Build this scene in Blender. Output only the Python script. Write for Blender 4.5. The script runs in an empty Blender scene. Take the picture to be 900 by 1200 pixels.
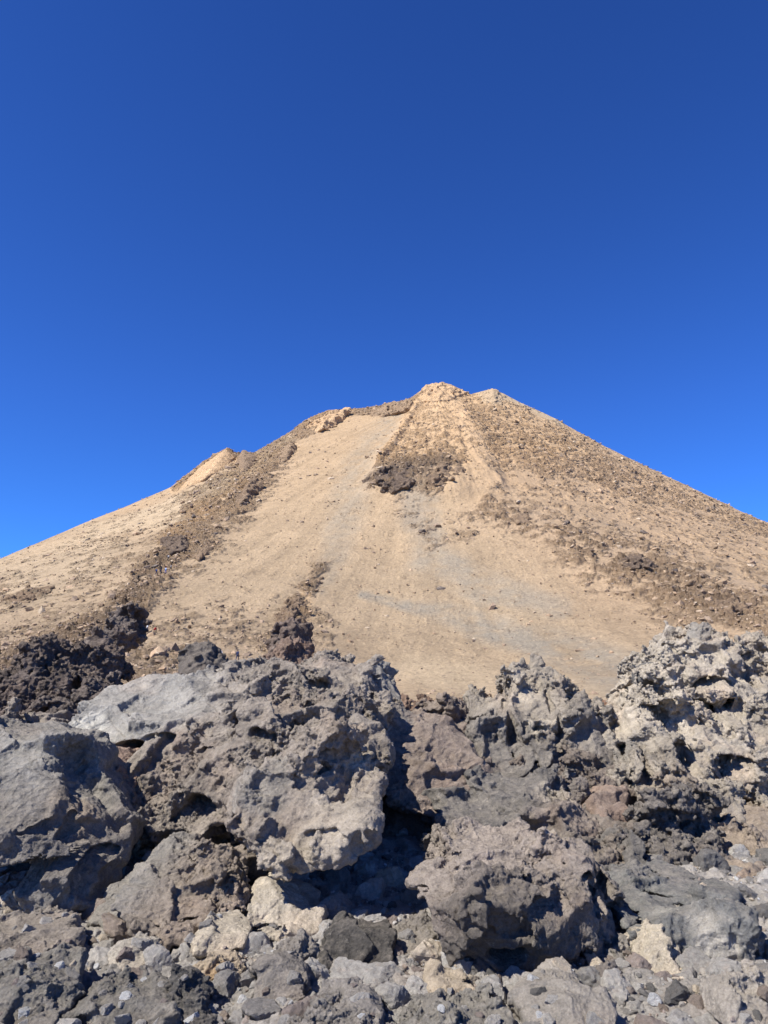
import bpy, bmesh, math, random
import numpy as np
from mathutils import Vector, Matrix
from mathutils.bvhtree import BVHTree

SC = bpy.context.scene
COL = SC.collection
R = math.radians

# ------------------------------------------------------------------ camera
PITCH = R(13.0)
EYE = 1.6
cam_d = bpy.data.cameras.new('camera')
cam_d.sensor_fit = 'VERTICAL'
cam_d.sensor_height = 36.0
cam_d.lens = 26.0
cam_d.clip_start = 0.05
cam_d.clip_end = 20000
cam = bpy.data.objects.new('camera', cam_d)
cam.location = (0, 0, EYE)
cam.rotation_euler = (R(90) + PITCH, 0, 0)
COL.objects.link(cam)
SC.camera = cam

# ------------------------------------------------------------------ sky and sun
SUN_DIR = Vector((-0.54, -0.37, 0.76)).normalized()      # towards the sun: high, from the left and a little behind
SUN_EL = math.asin(SUN_DIR.z)
SUN_AZ = math.atan2(SUN_DIR.x, SUN_DIR.y)
W = bpy.data.worlds.new('World')
SC.world = W
W.use_nodes = True
nt = W.node_tree
bg = nt.nodes['Background']
sky = nt.nodes.new('ShaderNodeTexSky')
sky.sky_type = 'NISHITA'
sky.sun_disc = False
sky.sun_elevation = SUN_EL
sky.sun_rotation = SUN_AZ
sky.altitude = 3500
sky.air_density = 1.0
sky.dust_density = 0.0
sky.ozone_density = 3.0
gm = nt.nodes.new('ShaderNodeHueSaturation')
gm.inputs['Saturation'].default_value = 1.0
gm.inputs['Value'].default_value = 1.0
nt.links.new(sky.outputs[0], gm.inputs['Color'])
# thin, dry, deep-blue air at 3500 m: darker and purer blue than sea-level sky; dimmed further overhead and low down, out of view, to cut fill light
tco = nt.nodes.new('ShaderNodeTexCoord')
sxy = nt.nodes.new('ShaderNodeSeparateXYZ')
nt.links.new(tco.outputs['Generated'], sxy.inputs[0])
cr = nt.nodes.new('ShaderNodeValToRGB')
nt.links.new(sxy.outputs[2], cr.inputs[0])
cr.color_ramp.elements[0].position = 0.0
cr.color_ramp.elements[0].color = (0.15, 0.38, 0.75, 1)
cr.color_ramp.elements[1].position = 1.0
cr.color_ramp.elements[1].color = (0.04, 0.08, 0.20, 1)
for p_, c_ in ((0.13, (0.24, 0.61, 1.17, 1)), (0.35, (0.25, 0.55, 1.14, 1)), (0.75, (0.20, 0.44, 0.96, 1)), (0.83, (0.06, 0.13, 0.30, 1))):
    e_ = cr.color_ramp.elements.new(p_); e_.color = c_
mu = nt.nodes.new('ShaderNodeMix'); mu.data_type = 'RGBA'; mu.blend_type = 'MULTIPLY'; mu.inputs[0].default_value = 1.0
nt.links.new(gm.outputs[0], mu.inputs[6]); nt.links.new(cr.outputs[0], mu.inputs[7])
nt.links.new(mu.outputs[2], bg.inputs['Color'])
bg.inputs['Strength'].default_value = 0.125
sun_d = bpy.data.lights.new('sun', 'SUN')
sun_d.energy = 5.0
sun_d.angle = R(0.53)
sun_d.color = (1.0, 0.955, 0.88)
sun = bpy.data.objects.new('sun', sun_d)
sun.rotation_euler = SUN_DIR.to_track_quat('Z', 'Y').to_euler()
COL.objects.link(sun)
SC.view_settings.view_transform = 'Standard'
SC.view_settings.look = 'None'
SC.view_settings.gamma = 1
SC.view_settings.exposure = 0.62
SC.view_settings.use_curve_mapping = False
SC.cycles.max_bounces = 6
SC.cycles.diffuse_bounces = 2

# ------------------------------------------------------------------ survey helpers
FPX = 1200 * 26.0 / 36.0
CP, SP = math.cos(PITCH), math.sin(PITCH)

def at(px, py, d):
    """survey sighting: bearing and height angle (as read off a 900x1200 sheet) and forward distance -> world point"""
    a = (px - 450) / FPX
    b = (600 - py) / FPX
    fy = CP - b * SP
    fz = SP + b * CP
    s = d / fy
    return Vector((a * s, d, EYE + fz * s))

def to_px(P):
    x, y, z = P[:, 0], P[:, 1], P[:, 2] - EYE
    dep = y * CP + z * SP
    dep = np.where(dep > 0.1, dep, 0.1)
    up = -y * SP + z * CP
    return 450 + FPX * x / dep, 600 - FPX * up / dep

# ------------------------------------------------------------------ numpy noise
def _h(ix, iy, iz, seed):
    n = (ix.astype(np.uint32) * np.uint32(374761393) + iy.astype(np.uint32) * np.uint32(668265263)
         + iz.astype(np.uint32) * np.uint32(2246822519) + np.uint32((seed * 3266489917) & 0xffffffff))
    n = (n ^ (n >> np.uint32(13))) * np.uint32(1274126177)
    n = (n ^ (n >> np.uint32(15))) * np.uint32(2246822519)
    return n ^ (n >> np.uint32(16))

_rg = np.random.RandomState(5)
_G = _rg.normal(size=(256, 3)).astype(np.float32)
_G /= np.linalg.norm(_G, axis=1, keepdims=True)

def perlin(P, seed=0):
    P = P.astype(np.float32)
    F = np.floor(P)
    f = P - F
    I = F.astype(np.int64)
    u = f * f * f * (f * (f * 6 - 15) + 10)
    out = np.zeros(len(P), np.float32)
    for dx in (0, 1):
        wx = u[:, 0] if dx else 1 - u[:, 0]
        for dy in (0, 1):
            wy = u[:, 1] if dy else 1 - u[:, 1]
            for dz in (0, 1):
                wz = u[:, 2] if dz else 1 - u[:, 2]
                g = _G[_h(I[:, 0] + dx, I[:, 1] + dy, I[:, 2] + dz, seed) & np.uint32(255)]
                out += wx * wy * wz * (g[:, 0] * (f[:, 0] - dx) + g[:, 1] * (f[:, 1] - dy) + g[:, 2] * (f[:, 2] - dz))
    return out * 1.6

def fbm(P, octv=4, seed=0, gain=0.5, lac=2.07, ridged=False):
    a, s, out, tot = 1.0, 1.0, 0, 0
    for i in range(octv):
        n = perlin(P * s + i * 17.3, seed + i)
        if ridged:
            n = 1 - 2 * np.abs(n)
        out = out + a * n
        tot += a
        a *= gain
        s *= lac
    return out / tot

def cells(P, seed=0, jit=0.9):
    """Voronoi: F1, F2, random value, tilt term of the nearest cell"""
    P = P.astype(np.float32)
    B = np.floor(P - 0.5).astype(np.int64)
    n = len(P)
    f1 = np.full(n, 9.0, np.float32)
    f2 = np.full(n, 9.0, np.float32)
    rid = np.zeros(n, np.float32)
    tilt = np.zeros(n, np.float32)
    for dx in (0, 1):
        for dy in (0, 1):
            for dz in (0, 1):
                cx, cy, cz = B[:, 0] + dx, B[:, 1] + dy, B[:, 2] + dz
                h = _h(cx, cy, cz, seed)
                ox = (h & np.uint32(1023)).astype(np.float32) / 1023
                oy = ((h >> np.uint32(10)) & np.uint32(1023)).astype(np.float32) / 1023
                oz = ((h >> np.uint32(20)) & np.uint32(1023)).astype(np.float32) / 1023
                vx = P[:, 0] - (cx + 0.5 + (ox - 0.5) * jit)
                vy = P[:, 1] - (cy + 0.5 + (oy - 0.5) * jit)
                vz = P[:, 2] - (cz + 0.5 + (oz - 0.5) * jit)
                d = np.sqrt(vx * vx + vy * vy + vz * vz)
                g = _G[(h >> np.uint32(7)) & np.uint32(255)]
                t = vx * g[:, 0] + vy * g[:, 1] + vz * g[:, 2]
                r = ((h >> np.uint32(3)) & np.uint32(4095)).astype(np.float32) / 4095
                m = d < f1
                f2 = np.where(m, f1, np.minimum(f2, d))
                rid = np.where(m, r, rid)
                tilt = np.where(m, t, tilt)
                f1 = np.where(m, d, f1)
    return f1, f2, rid, tilt

def sstep(a, b, x):
    t = np.clip((x - a) / (b - a), 0, 1)
    return t * t * (3 - 2 * t)

def warp(P, s, amp, seed):
    return P + amp * np.stack([perlin(P * s + 3.1, seed), perlin(P * s + 41.7, seed + 1), perlin(P * s + 77.9, seed + 2)], axis=1)

# ------------------------------------------------------------------ object helpers
def tag(o, label=None, cat=None, group=None, kind=None):
    if label: o['label'] = label
    if cat: o['category'] = cat
    if group: o['group'] = group
    if kind: o['kind'] = kind
    return o

def get_co(me):
    a = np.empty(len(me.vertices) * 3, np.float32)
    me.vertices.foreach_get('co', a)
    return a.reshape(-1, 3)

def get_no(me):
    a = np.empty(len(me.vertices) * 3, np.float32)
    me.vertex_normals.foreach_get('vector', a)
    return a.reshape(-1, 3)

def set_co(me, P):
    me.vertices.foreach_set('co', np.ascontiguousarray(P, np.float32).ravel())
    me.update()

def set_col(me, name, C):
    at_ = me.attributes.new(name, 'FLOAT_COLOR', 'POINT')
    A = np.ones((len(me.vertices), 4), np.float32)
    A[:, :C.shape[1]] = C
    at_.data.foreach_set('color', A.ravel())

def mesh_from(name, V, Fq, mat, smooth=True):
    me = bpy.data.meshes.new(name)
    V = np.ascontiguousarray(V, np.float32)
    Fq = np.ascontiguousarray(Fq, np.int32)
    k = Fq.shape[1]
    me.vertices.add(len(V))
    me.vertices.foreach_set('co', V.ravel())
    me.loops.add(Fq.size)
    me.loops.foreach_set('vertex_index', Fq.ravel())
    me.polygons.add(len(Fq))
    me.polygons.foreach_set('loop_start', np.arange(0, Fq.size, k, dtype=np.int32))
    me.polygons.foreach_set('use_smooth', np.full(len(Fq), smooth))
    me.update(calc_edges=True)
    me.materials.append(mat)
    return me

def link(name, me, loc=(0, 0, 0)):
    o = bpy.data.objects.new(name, me)
    o.location = loc
    COL.objects.link(o)
    return o

# ------------------------------------------------------------------ materials
def N(nt, t, **kw):
    n = nt.nodes.new(t)
    for k, v in kw.items():
        if k.startswith('i_'):
            n.inputs[k[2:].replace('_', ' ')].default_value = v
        else:
            setattr(n, k, v)
    return n

def mixc(nt, fac, a, b, mode='MIX'):
    m = nt.nodes.new('ShaderNodeMix')
    m.data_type = 'RGBA'
    m.blend_type = mode
    for s, v in ((m.inputs[0], fac), (m.inputs[6], a), (m.inputs[7], b)):
        if isinstance(v, bpy.types.NodeSocket):
            nt.links.new(v, s)
        elif isinstance(v, (int, float)):
            s.default_value = v
        else:
            s.default_value = (*v, 1)
    return m.outputs[2]

def rng(nt, v, a, b, c=0.0, d=1.0):
    m = nt.nodes.new('ShaderNodeMapRange')
    nt.links.new(v, m.inputs[0])
    m.inputs[1].default_value, m.inputs[2].default_value = a, b
    m.inputs[3].default_value, m.inputs[4].default_value = c, d
    return m.outputs[0]

def noise(nt, vec, scale, detail=6, rough=0.6, dist=0.0):
    n = nt.nodes.new('ShaderNodeTexNoise')
    nt.links.new(vec, n.inputs['Vector'])
    n.inputs['Scale'].default_value = scale
    n.inputs['Detail'].default_value = detail
    n.inputs['Roughness'].default_value = rough
    n.inputs['Distortion'].default_value = dist
    return n.outputs['Fac']

def voro(nt, vec, scale, feature='F1', out='Distance'):
    n = nt.nodes.new('ShaderNodeTexVoronoi')
    n.feature = feature
    nt.links.new(vec, n.inputs['Vector'])
    n.inputs['Scale'].default_value = scale
    return n.outputs[out]

def math_(nt, op, a, b):
    m = nt.nodes.new('ShaderNodeMath')
    m.operation = op
    for s, v in ((m.inputs[0], a), (m.inputs[1], b)):
        if isinstance(v, bpy.types.NodeSocket): nt.links.new(v, s)
        else: s.default_value = v
    return m.outputs[0]

def bump(nt, h, dist, strength=1.0, prev=None):
    b = nt.nodes.new('ShaderNodeBump')
    b.inputs['Strength'].default_value = strength
    b.inputs['Distance'].default_value = dist
    nt.links.new(h, b.inputs['Height'])
    if prev is not None: nt.links.new(prev, b.inputs['Normal'])
    return b.outputs[0]

def new_mat(name):
    m = bpy.data.materials.new(name)
    m.use_nodes = True
    nt = m.node_tree
    p = nt.nodes['Principled BSDF']
    p.inputs['Roughness'].default_value = 0.9
    p.inputs['Specular IOR Level'].default_value = 0.25
    return m, nt, p

def rock_material(name, S=1.0, per_object=False, contrast=1.0):
    """lava rock: 'tint' vertex colour broken up by mineral mottling, pale crust and dust; S = size scale"""
    m, nt, p = new_mat(name)
    L = nt.links
    tc = nt.nodes.new('ShaderNodeTexCoord')
    vec = tc.outputs['Object']
    if per_object:
        oi = nt.nodes.new('ShaderNodeObjectInfo')
        col = oi.outputs['Color']
        va = nt.nodes.new('ShaderNodeVectorMath'); va.operation = 'ADD'
        L.new(vec, va.inputs[0]); L.new(oi.outputs['Random'], va.inputs[1])
        vec = va.outputs[0]
    else:
        a = N(nt, 'ShaderNodeAttribute', attribute_name='tint')
        col = a.outputs['Color']
    n1 = noise(nt, vec, 3.0 / S, 8, 0.62, 0.6)
    n2 = noise(nt, vec, 16.0 / S, 8, 0.7)
    n3 = noise(nt, vec, 80.0 / S, 5, 0.75)
    # mottling: value changes around the tint
    v = rng(nt, n1, 0.3, 0.7, 1 - 0.28 * contrast, 1 + 0.28 * contrast)
    v2 = rng(nt, n2, 0.3, 0.7, 1 - 0.25 * contrast, 1 + 0.25 * contrast)
    v3 = rng(nt, n3, 0.3, 0.7, 0.72, 1.28)
    vv = math_(nt, 'MULTIPLY', math_(nt, 'MULTIPLY', v, v2), v3)
    cb = nt.nodes.new('ShaderNodeCombineColor')
    for i in range(3): L.new(vv, cb.inputs[i])
    c = mixc(nt, 1.0, col, cb.outputs[0], 'MULTIPLY')
    # rusty-brown and blue-grey drift
    n4 = noise(nt, vec, 1.7 / S, 4, 0.5)
    c = mixc(nt, rng(nt, n4, 0.52, 0.7, 0, 0.45), c, mixc(nt, 1.0, c, (1.12, 0.98, 0.90), 'MULTIPLY'))
    n5 = noise(nt, vec, 5.1 / S, 6, 0.6)
    c = mixc(nt, rng(nt, n5, 0.56, 0.70, 0, 0.7), c, mixc(nt, 1.0, c, (0.86, 0.87, 0.90), 'MULTIPLY'))
    # pale mineral crust in small flecks
    n6 = noise(nt, vec, 9.0 / S, 10, 0.78)
    c = mixc(nt, rng(nt, n6, 0.58, 0.70, 0, 0.6), c, (0.50, 0.44, 0.36))
    # dust that settles on what faces up
    g = nt.nodes.new('ShaderNodeNewGeometry')
    sx = nt.nodes.new('ShaderNodeSeparateXYZ'); L.new(g.outputs['Normal'], sx.inputs[0])
    dust = math_(nt, 'MULTIPLY', rng(nt, sx.outputs[2], 0.55, 1.0, 0, 0.35), rng(nt, n2, 0.4, 0.62, 0, 1))
    c = mixc(nt, dust, c, (0.33, 0.285, 0.235))
    L.new(c, p.inputs['Base Color'])
    # relief finer than the mesh
    b = bump(nt, n2, 0.028 * S, 0.9)
    b = bump(nt, noise(nt, vec, 55.0 / S, 8, 0.8), 0.013 * S, 1.0, b)
    vo = voro(nt, vec, 60.0 / S)
    b = bump(nt, vo, 0.005 * S, 0.6, b)
    L.new(b, p.inputs['Normal'])
    return m

M_ROCK = rock_material('lava_rock')
M_STONE = rock_material('loose_stone', 0.5, per_object=True)
M_CRAG = rock_material('far_lava', 6.0, contrast=1.3)

def mountain_material():
    m, nt, p = new_mat('volcanic_scree')
    L = nt.links
    tc = nt.nodes.new('ShaderNodeTexCoord')
    vec = tc.outputs['Object']
    a = N(nt, 'ShaderNodeAttribute', attribute_name='tint')
    r = N(nt, 'ShaderNodeAttribute', attribute_name='zone')
    sp = nt.nodes.new('ShaderNodeSeparateColor'); L.new(r.outputs['Color'], sp.inputs[0])
    rock = sp.outputs[0]
    n1 = noise(nt, vec, 0.05, 6, 0.6)
    n2 = noise(nt, vec, 0.35, 9, 0.72)
    n3 = noise(nt, vec, 1.6, 5, 0.8)
    v = math_(nt, 'MULTIPLY', rng(nt, n1, 0.3, 0.7, 0.90, 1.10), rng(nt, n2, 0.3, 0.7, 0.86, 1.14))
    v = math_(nt, 'MULTIPLY', v, rng(nt, n3, 0.3, 0.7, 0.74, 1.26))
    cb = nt.nodes.new('ShaderNodeCombineColor')
    for i in range(3): L.new(v, cb.inputs[i])
    c = mixc(nt, 1.0, a.outputs['Color'], cb.outputs[0], 'MULTIPLY')
    # scattered stones, darker and paler than the scree
    vo = voro(nt, vec, 0.9, out='Color')
    s2 = nt.nodes.new('ShaderNodeSeparateColor'); L.new(vo, s2.inputs[0])
    vd = voro(nt, vec, 0.9)
    near = rng(nt, vd, 0.28, 0.34, 1, 0)
    dk = math_(nt, 'MULTIPLY', rng(nt, s2.outputs[0], 0.78, 0.84), near)
    c = mixc(nt, math_(nt, 'MULTIPLY', dk, 0.45), c, (0.13, 0.10, 0.08))
    pl = math_(nt, 'MULTIPLY', rng(nt, s2.outputs[1], 0.78, 0.84), near)
    c = mixc(nt, math_(nt, 'MULTIPLY', pl, 0.45), c, (0.52, 0.40, 0.27))
    # rock outcrop mottling
    n4 = noise(nt, vec, 0.5, 10, 0.8, 0.5)
    c2 = mixc(nt, rng(nt, n4, 0.40, 0.62), mixc(nt, 1.0, c, (0.68, 0.63, 0.58), 'MULTIPLY'), mixc(nt, 1.0, c, (1.15, 1.08, 1.0), 'MULTIPLY'))
    gg = nt.nodes.new('ShaderNodeNewGeometry')
    sx = nt.nodes.new('ShaderNodeSeparateXYZ'); L.new(gg.outputs['Normal'], sx.inputs[0])
    steep = rng(nt, sx.outputs[2], 0.93, 0.70, 0.45, 1.0)
    c = mixc(nt, math_(nt, 'MULTIPLY', rock, steep), c, c2)
    L.new(c, p.inputs['Base Color'])
    b = bump(nt, n2, 1.3, 0.4)
    b = bump(nt, n3, 0.7, 0.7, b)
    b = bump(nt, math_(nt, 'MULTIPLY', n4, rock), 4.0, 0.8, b)
    L.new(b, p.inputs['Normal'])
    return m

M_MOUNT = mountain_material()

# ------------------------------------------------------------------ the mountain (structure)
SIL = [(-700, 900), (-450, 830), (-200, 738), (-60, 681), (0, 655), (60, 629), (120, 604), (170, 584), (200, 571), (214, 560), (236, 543), (252, 532), (266, 525), (276, 531),
       (298, 531), (320, 519), (340, 507), (352, 497), (368, 488), (385, 481), (410, 479), (435, 478), (455, 472), (470, 470), (482, 466),
       (494, 457), (510, 449), (528, 450), (540, 456), (552, 462), (562, 459), (574, 456), (590, 461), (610, 472), (650, 490),
       (700, 518), (760, 548), (820, 576), (860, 595), (900, 613), (1000, 662), (1100, 708), (1350, 810), (1600, 900)]
_ph, _te = [], []
for (a, b) in SIL:
    v = at(a, b, 1.0) - Vector((0, 0, EYE))
    _ph.append(math.atan2(v.x, v.y)); _te.append(v.z / math.hypot(v.x, v.y))
_ph = np.array(_ph); _te = np.array(_te)
PHA = _ph[26]

_fa = np.radians(np.linspace(-60, 60, 1201))
_ft = np.interp(_fa, _ph, _te)
_k = np.exp(-0.5 * (np.arange(-90, 91) / 32.0) ** 2); _k /= _k.sum()
_fs = np.convolve(np.pad(_ft, 90, mode='edge'), _k, mode='valid')

def te_smooth(ph):
    return np.interp(ph, _fa, _fs, left=0.0, right=0.0) * (1 - sstep(R(45), R(75), np.abs(ph)))

def crest(ph):
    """bearing -> distance of the crest and its tangent of elevation"""
    te = np.interp(ph, _ph, _te, left=0.0, right=0.0)
    fade = 1 - sstep(R(45), R(75), np.abs(ph))
    te = te * fade
    rc = 480 - 150 * np.clip(np.abs(ph - PHA) / R(31), 0, 1.4) ** 1.4
    knob = np.exp(-((ph - R(-12.7)) / R(3.0)) ** 2)
    rc = rc - 18 * knob
    return rc, te

def base_ground(x, y):
    """lava platform round the viewer: level rubble, a bank of boulders, a shallow dip behind"""
    r = np.hypot(x, y)
    f = np.where(y > 0, 1.0, 0.0)
    bank = 0.6 * sstep(8.3, 11.0, y + 0.12 * np.maximum(x - 1.5, 0)) * (1 - sstep(13, 22, r)) * f
    return bank + 0.05 * sstep(5.2, 6.6, y) - 1.6 * sstep(14, 30, r)

def mount_z(ph, r):
    rc, te = crest(ph)
    r0 = 120 + 30 * np.exp(-((ph - PHA) / R(20)) ** 2)
    w = 24.0
    sp_ = lambda u: w * np.logaddexp(0, u / w)
    zc = EYE + rc * te
    zb = -1.6 + 0.0 * r
    f = sp_(r - r0) / sp_(rc - r0)
    ts = te_smooth(ph)
    zs = EYE + rc * ts
    z = zb + (zs - zb) * f + (zc - zs) * np.clip(f, 0, 1) ** 7
    over = np.maximum(r - rc, 0)
    zo = zc - 0.50 * (np.sqrt(over ** 2 + 36) - 6)
    z = np.where(r > rc, zo, z)
    return z

def stroke(u, v, pts, wd):
    """distance mask around a polyline; pts = (px,py) ; wd width or list"""
    if not hasattr(wd, '__len__'): wd = [wd] * len(pts)
    best = np.zeros(len(u), np.float32)
    for i in range(len(pts) - 1):
        (x0, y0), (x1, y1) = pts[i], pts[i + 1]
        dx, dy = x1 - x0, y1 - y0
        t = np.clip(((u - x0) * dx + (v - y0) * dy) / (dx * dx + dy * dy), 0, 1)
        d = np.hypot(u - x0 - t * dx, v - y0 - t * dy)
        w_ = wd[i] * (1 - t) + wd[i + 1] * t
        best = np.maximum(best, 1 - sstep(0.25, 1.35, d / w_))
    return best

def poly(u, v, pts, soft=10):
    ins = np.zeros(len(u), bool)
    dm = np.full(len(u), 1e9)
    n = len(pts)
    for i in range(n):
        (x0, y0), (x1, y1) = pts[i], pts[(i + 1) % n]
        c = ((y0 > v) != (y1 > v)) & (u < (x1 - x0) * (v - y0) / ((y1 - y0) if y1 != y0 else 1e-6) + x0)
        ins ^= c
        dx, dy = x1 - x0, y1 - y0
        t = np.clip(((u - x0) * dx + (v - y0) * dy) / (dx * dx + dy * dy + 1e-9), 0, 1)
        dm = np.minimum(dm, np.hypot(u - x0 - t * dx, v - y0 - t * dy))
    sd = np.where(ins, dm, -dm)
    return sstep(-soft, soft, sd)

def zones(P, u, v):
    """which ground lies where on the slope"""
    n = fbm(P * 0.045, 4, 11)
    n2 = fbm(P * 0.045 + 50, 4, 23)
    uw, vw = u + 26 * n, v + 18 * n2
    rock = np.zeros(len(u))
    mx = np.maximum
    rock = mx(rock, stroke(uw, vw, [(385, 485), (335, 515), (300, 552), (250, 598), (210, 640), (165, 700), (120, 735), (50, 775), (-80, 830)], [14, 20, 34, 42, 38, 30, 28, 34, 40]) * 0.85)
    rock = mx(rock, 0.9 * stroke(u, v, [(345, 505), (385, 484), (470, 474), (500, 462)], [8, 8, 7, 6]))
    rock = mx(rock, 0.9 * stroke(u, v, [(205, 572), (240, 545), (268, 529), (300, 537)], [5, 9, 8, 6]))
    rock = mx(rock, (0.42 + 0.3 * sstep(480, 560, v)) * poly(u + 8 * n, v + 8 * n2, [(508, 450), (532, 470), (545, 510), (552, 552), (520, 562), (522, 585), (470, 582), (428, 578), (436, 552), (462, 515), (482, 470)], 5))
    rock = mx(rock, 0.7 * poly(uw, vw, [(525, 445), (600, 462), (700, 512), (920, 610), (920, 648), (800, 612), (700, 590), (620, 575), (575, 560), (548, 530), (540, 480)], 34))
    rock = mx(rock, 0.40 * poly(uw, vw, [(540, 470), (920, 600), (920, 770), (760, 720), (640, 650), (560, 590)], 40))
    rock = mx(rock, 0.36 * poly(uw, vw, [(60, 640), (210, 575), (300, 540), (360, 500), (330, 560), (200, 700), (80, 740), (-60, 740), (-60, 690)], 30))
    rock = mx(rock, 0.42 * poly(uw, vw, [(-60, 720), (160, 710), (380, 700), (420, 800), (300, 830), (-60, 860)], 30))
    rock = mx(rock, 0.74 * stroke(uw, vw, [(570, 590), (650, 628), (720, 655), (800, 690), (860, 715), (930, 750)], [12, 26, 44, 52, 46, 40]))
    rock = mx(rock, 0.5 * stroke(uw, vw, [(480, 590), (500, 635), (560, 610)], [26, 14, 18]))
    rock = mx(rock, 0.72 * stroke(u + 24 * n, v + 16 * n2, [(378, 668), (350, 712), (325, 760), (318, 790)], [12, 24, 32, 36]))
    rock = mx(rock, 0.65 * stroke(uw, vw, [(0, 700), (60, 690)], [10, 8]))
    rock = mx(rock, 0.6 * stroke(uw, vw, [(-40, 830), (100, 800), (200, 770), (320, 775), (420, 790)], [36, 38, 26, 16, 12]))
    grey = 1.0 * stroke(u + 14 * n, v + 10 * n2, [(430, 700), (520, 718), (600, 742), (680, 768), (750, 800)], [6, 14, 20, 28, 32])
    grey = mx(grey, 0.6 * stroke(u + 10 * n, v, [(465, 485), (440, 520), (412, 570), (396, 640), (380, 690)], [10, 22, 26, 22, 12]))
    grey = mx(grey, 0.7 * stroke(uw, vw, [(600, 585), (680, 620), (760, 650), (900, 700)], [14, 20, 18, 14]))
    grey = mx(grey, 0.8 * stroke(uw, vw, [(490, 590), (500, 650), (560, 690), (660, 710)], [24, 24, 22, 14]))
    dark = 0.9 * stroke(u + 10 * n, v + 6 * n2, [(430, 570), (470, 560), (522, 553)], [10, 17, 10])
    dark = mx(dark, 0.7 * stroke(uw, vw, [(200, 640), (150, 715), (60, 772), (-40, 800)], [8, 12, 22, 26]))
    dark = mx(dark, 0.5 * stroke(uw, vw, [(660, 640), (760, 670), (860, 720)], [8, 16, 18]))
    dark = mx(dark, 0.45 * stroke(u + 8 * n, v, [(350, 715), (325, 775)], [10, 16]))
    orange = 0.9 * stroke(u, v, [(511, 452), (490, 480), (466, 520), (445, 548)], [9, 9, 8, 6])
    orange = mx(orange, 0.9 * stroke(u, v, [(512, 452), (522, 500), (547, 548)], [6, 8, 6]))
    orange = mx(orange, 0.8 * stroke(u, v, [(205, 572), (250, 540), (270, 528)], [9, 12, 9]))
    orange = mx(orange, 0.8 * stroke(uw, vw, [(360, 490), (400, 483)], [12, 8]))
    orange = mx(orange, 0.55 * poly(u, v, [(508, 448), (532, 470), (550, 540), (500, 548), (440, 550), (470, 500)], 10))
    orange = mx(orange, 0.5 * poly(uw, vw, [(520, 445), (600, 462), (700, 520), (640, 550), (570, 540)], 14))
    orange = mx(orange, 0.75 * stroke(uw, vw, [(440, 835), (500, 838), (560, 835), (640, 815), (720, 830)], [14, 14, 14, 8, 8]))
    orange = mx(orange, 0.5 * stroke(uw, vw, [(360, 700), (335, 750), (345, 770)], [12, 18, 20]))
    orange = mx(orange, 0.6 * stroke(uw, vw, [(200, 630), (300, 545)], [14, 10]))
    pale = 0.8 * stroke(u, v, [(562, 458), (600, 466), (660, 497)], [6, 6, 4])
    pale = mx(pale, 0.6 * stroke(uw, vw, [(100, 628), (200, 600), (290, 550), (340, 515)], [10, 14, 10, 8]))
    pale = mx(pale, 0.45 * stroke(uw, vw, [(480, 780), (600, 810), (700, 815)], [20, 24, 16]))
    pale = mx(pale, 0.35 * poly(uw, vw, [(0, 660), (120, 610), (160, 640), (60, 700), (0, 720)], 14))
    return rock, grey, dark, orange, pale

def lerp(a, b, t):
    return a + (np.array(b, np.float32) - a) * t[:, None]

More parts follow.
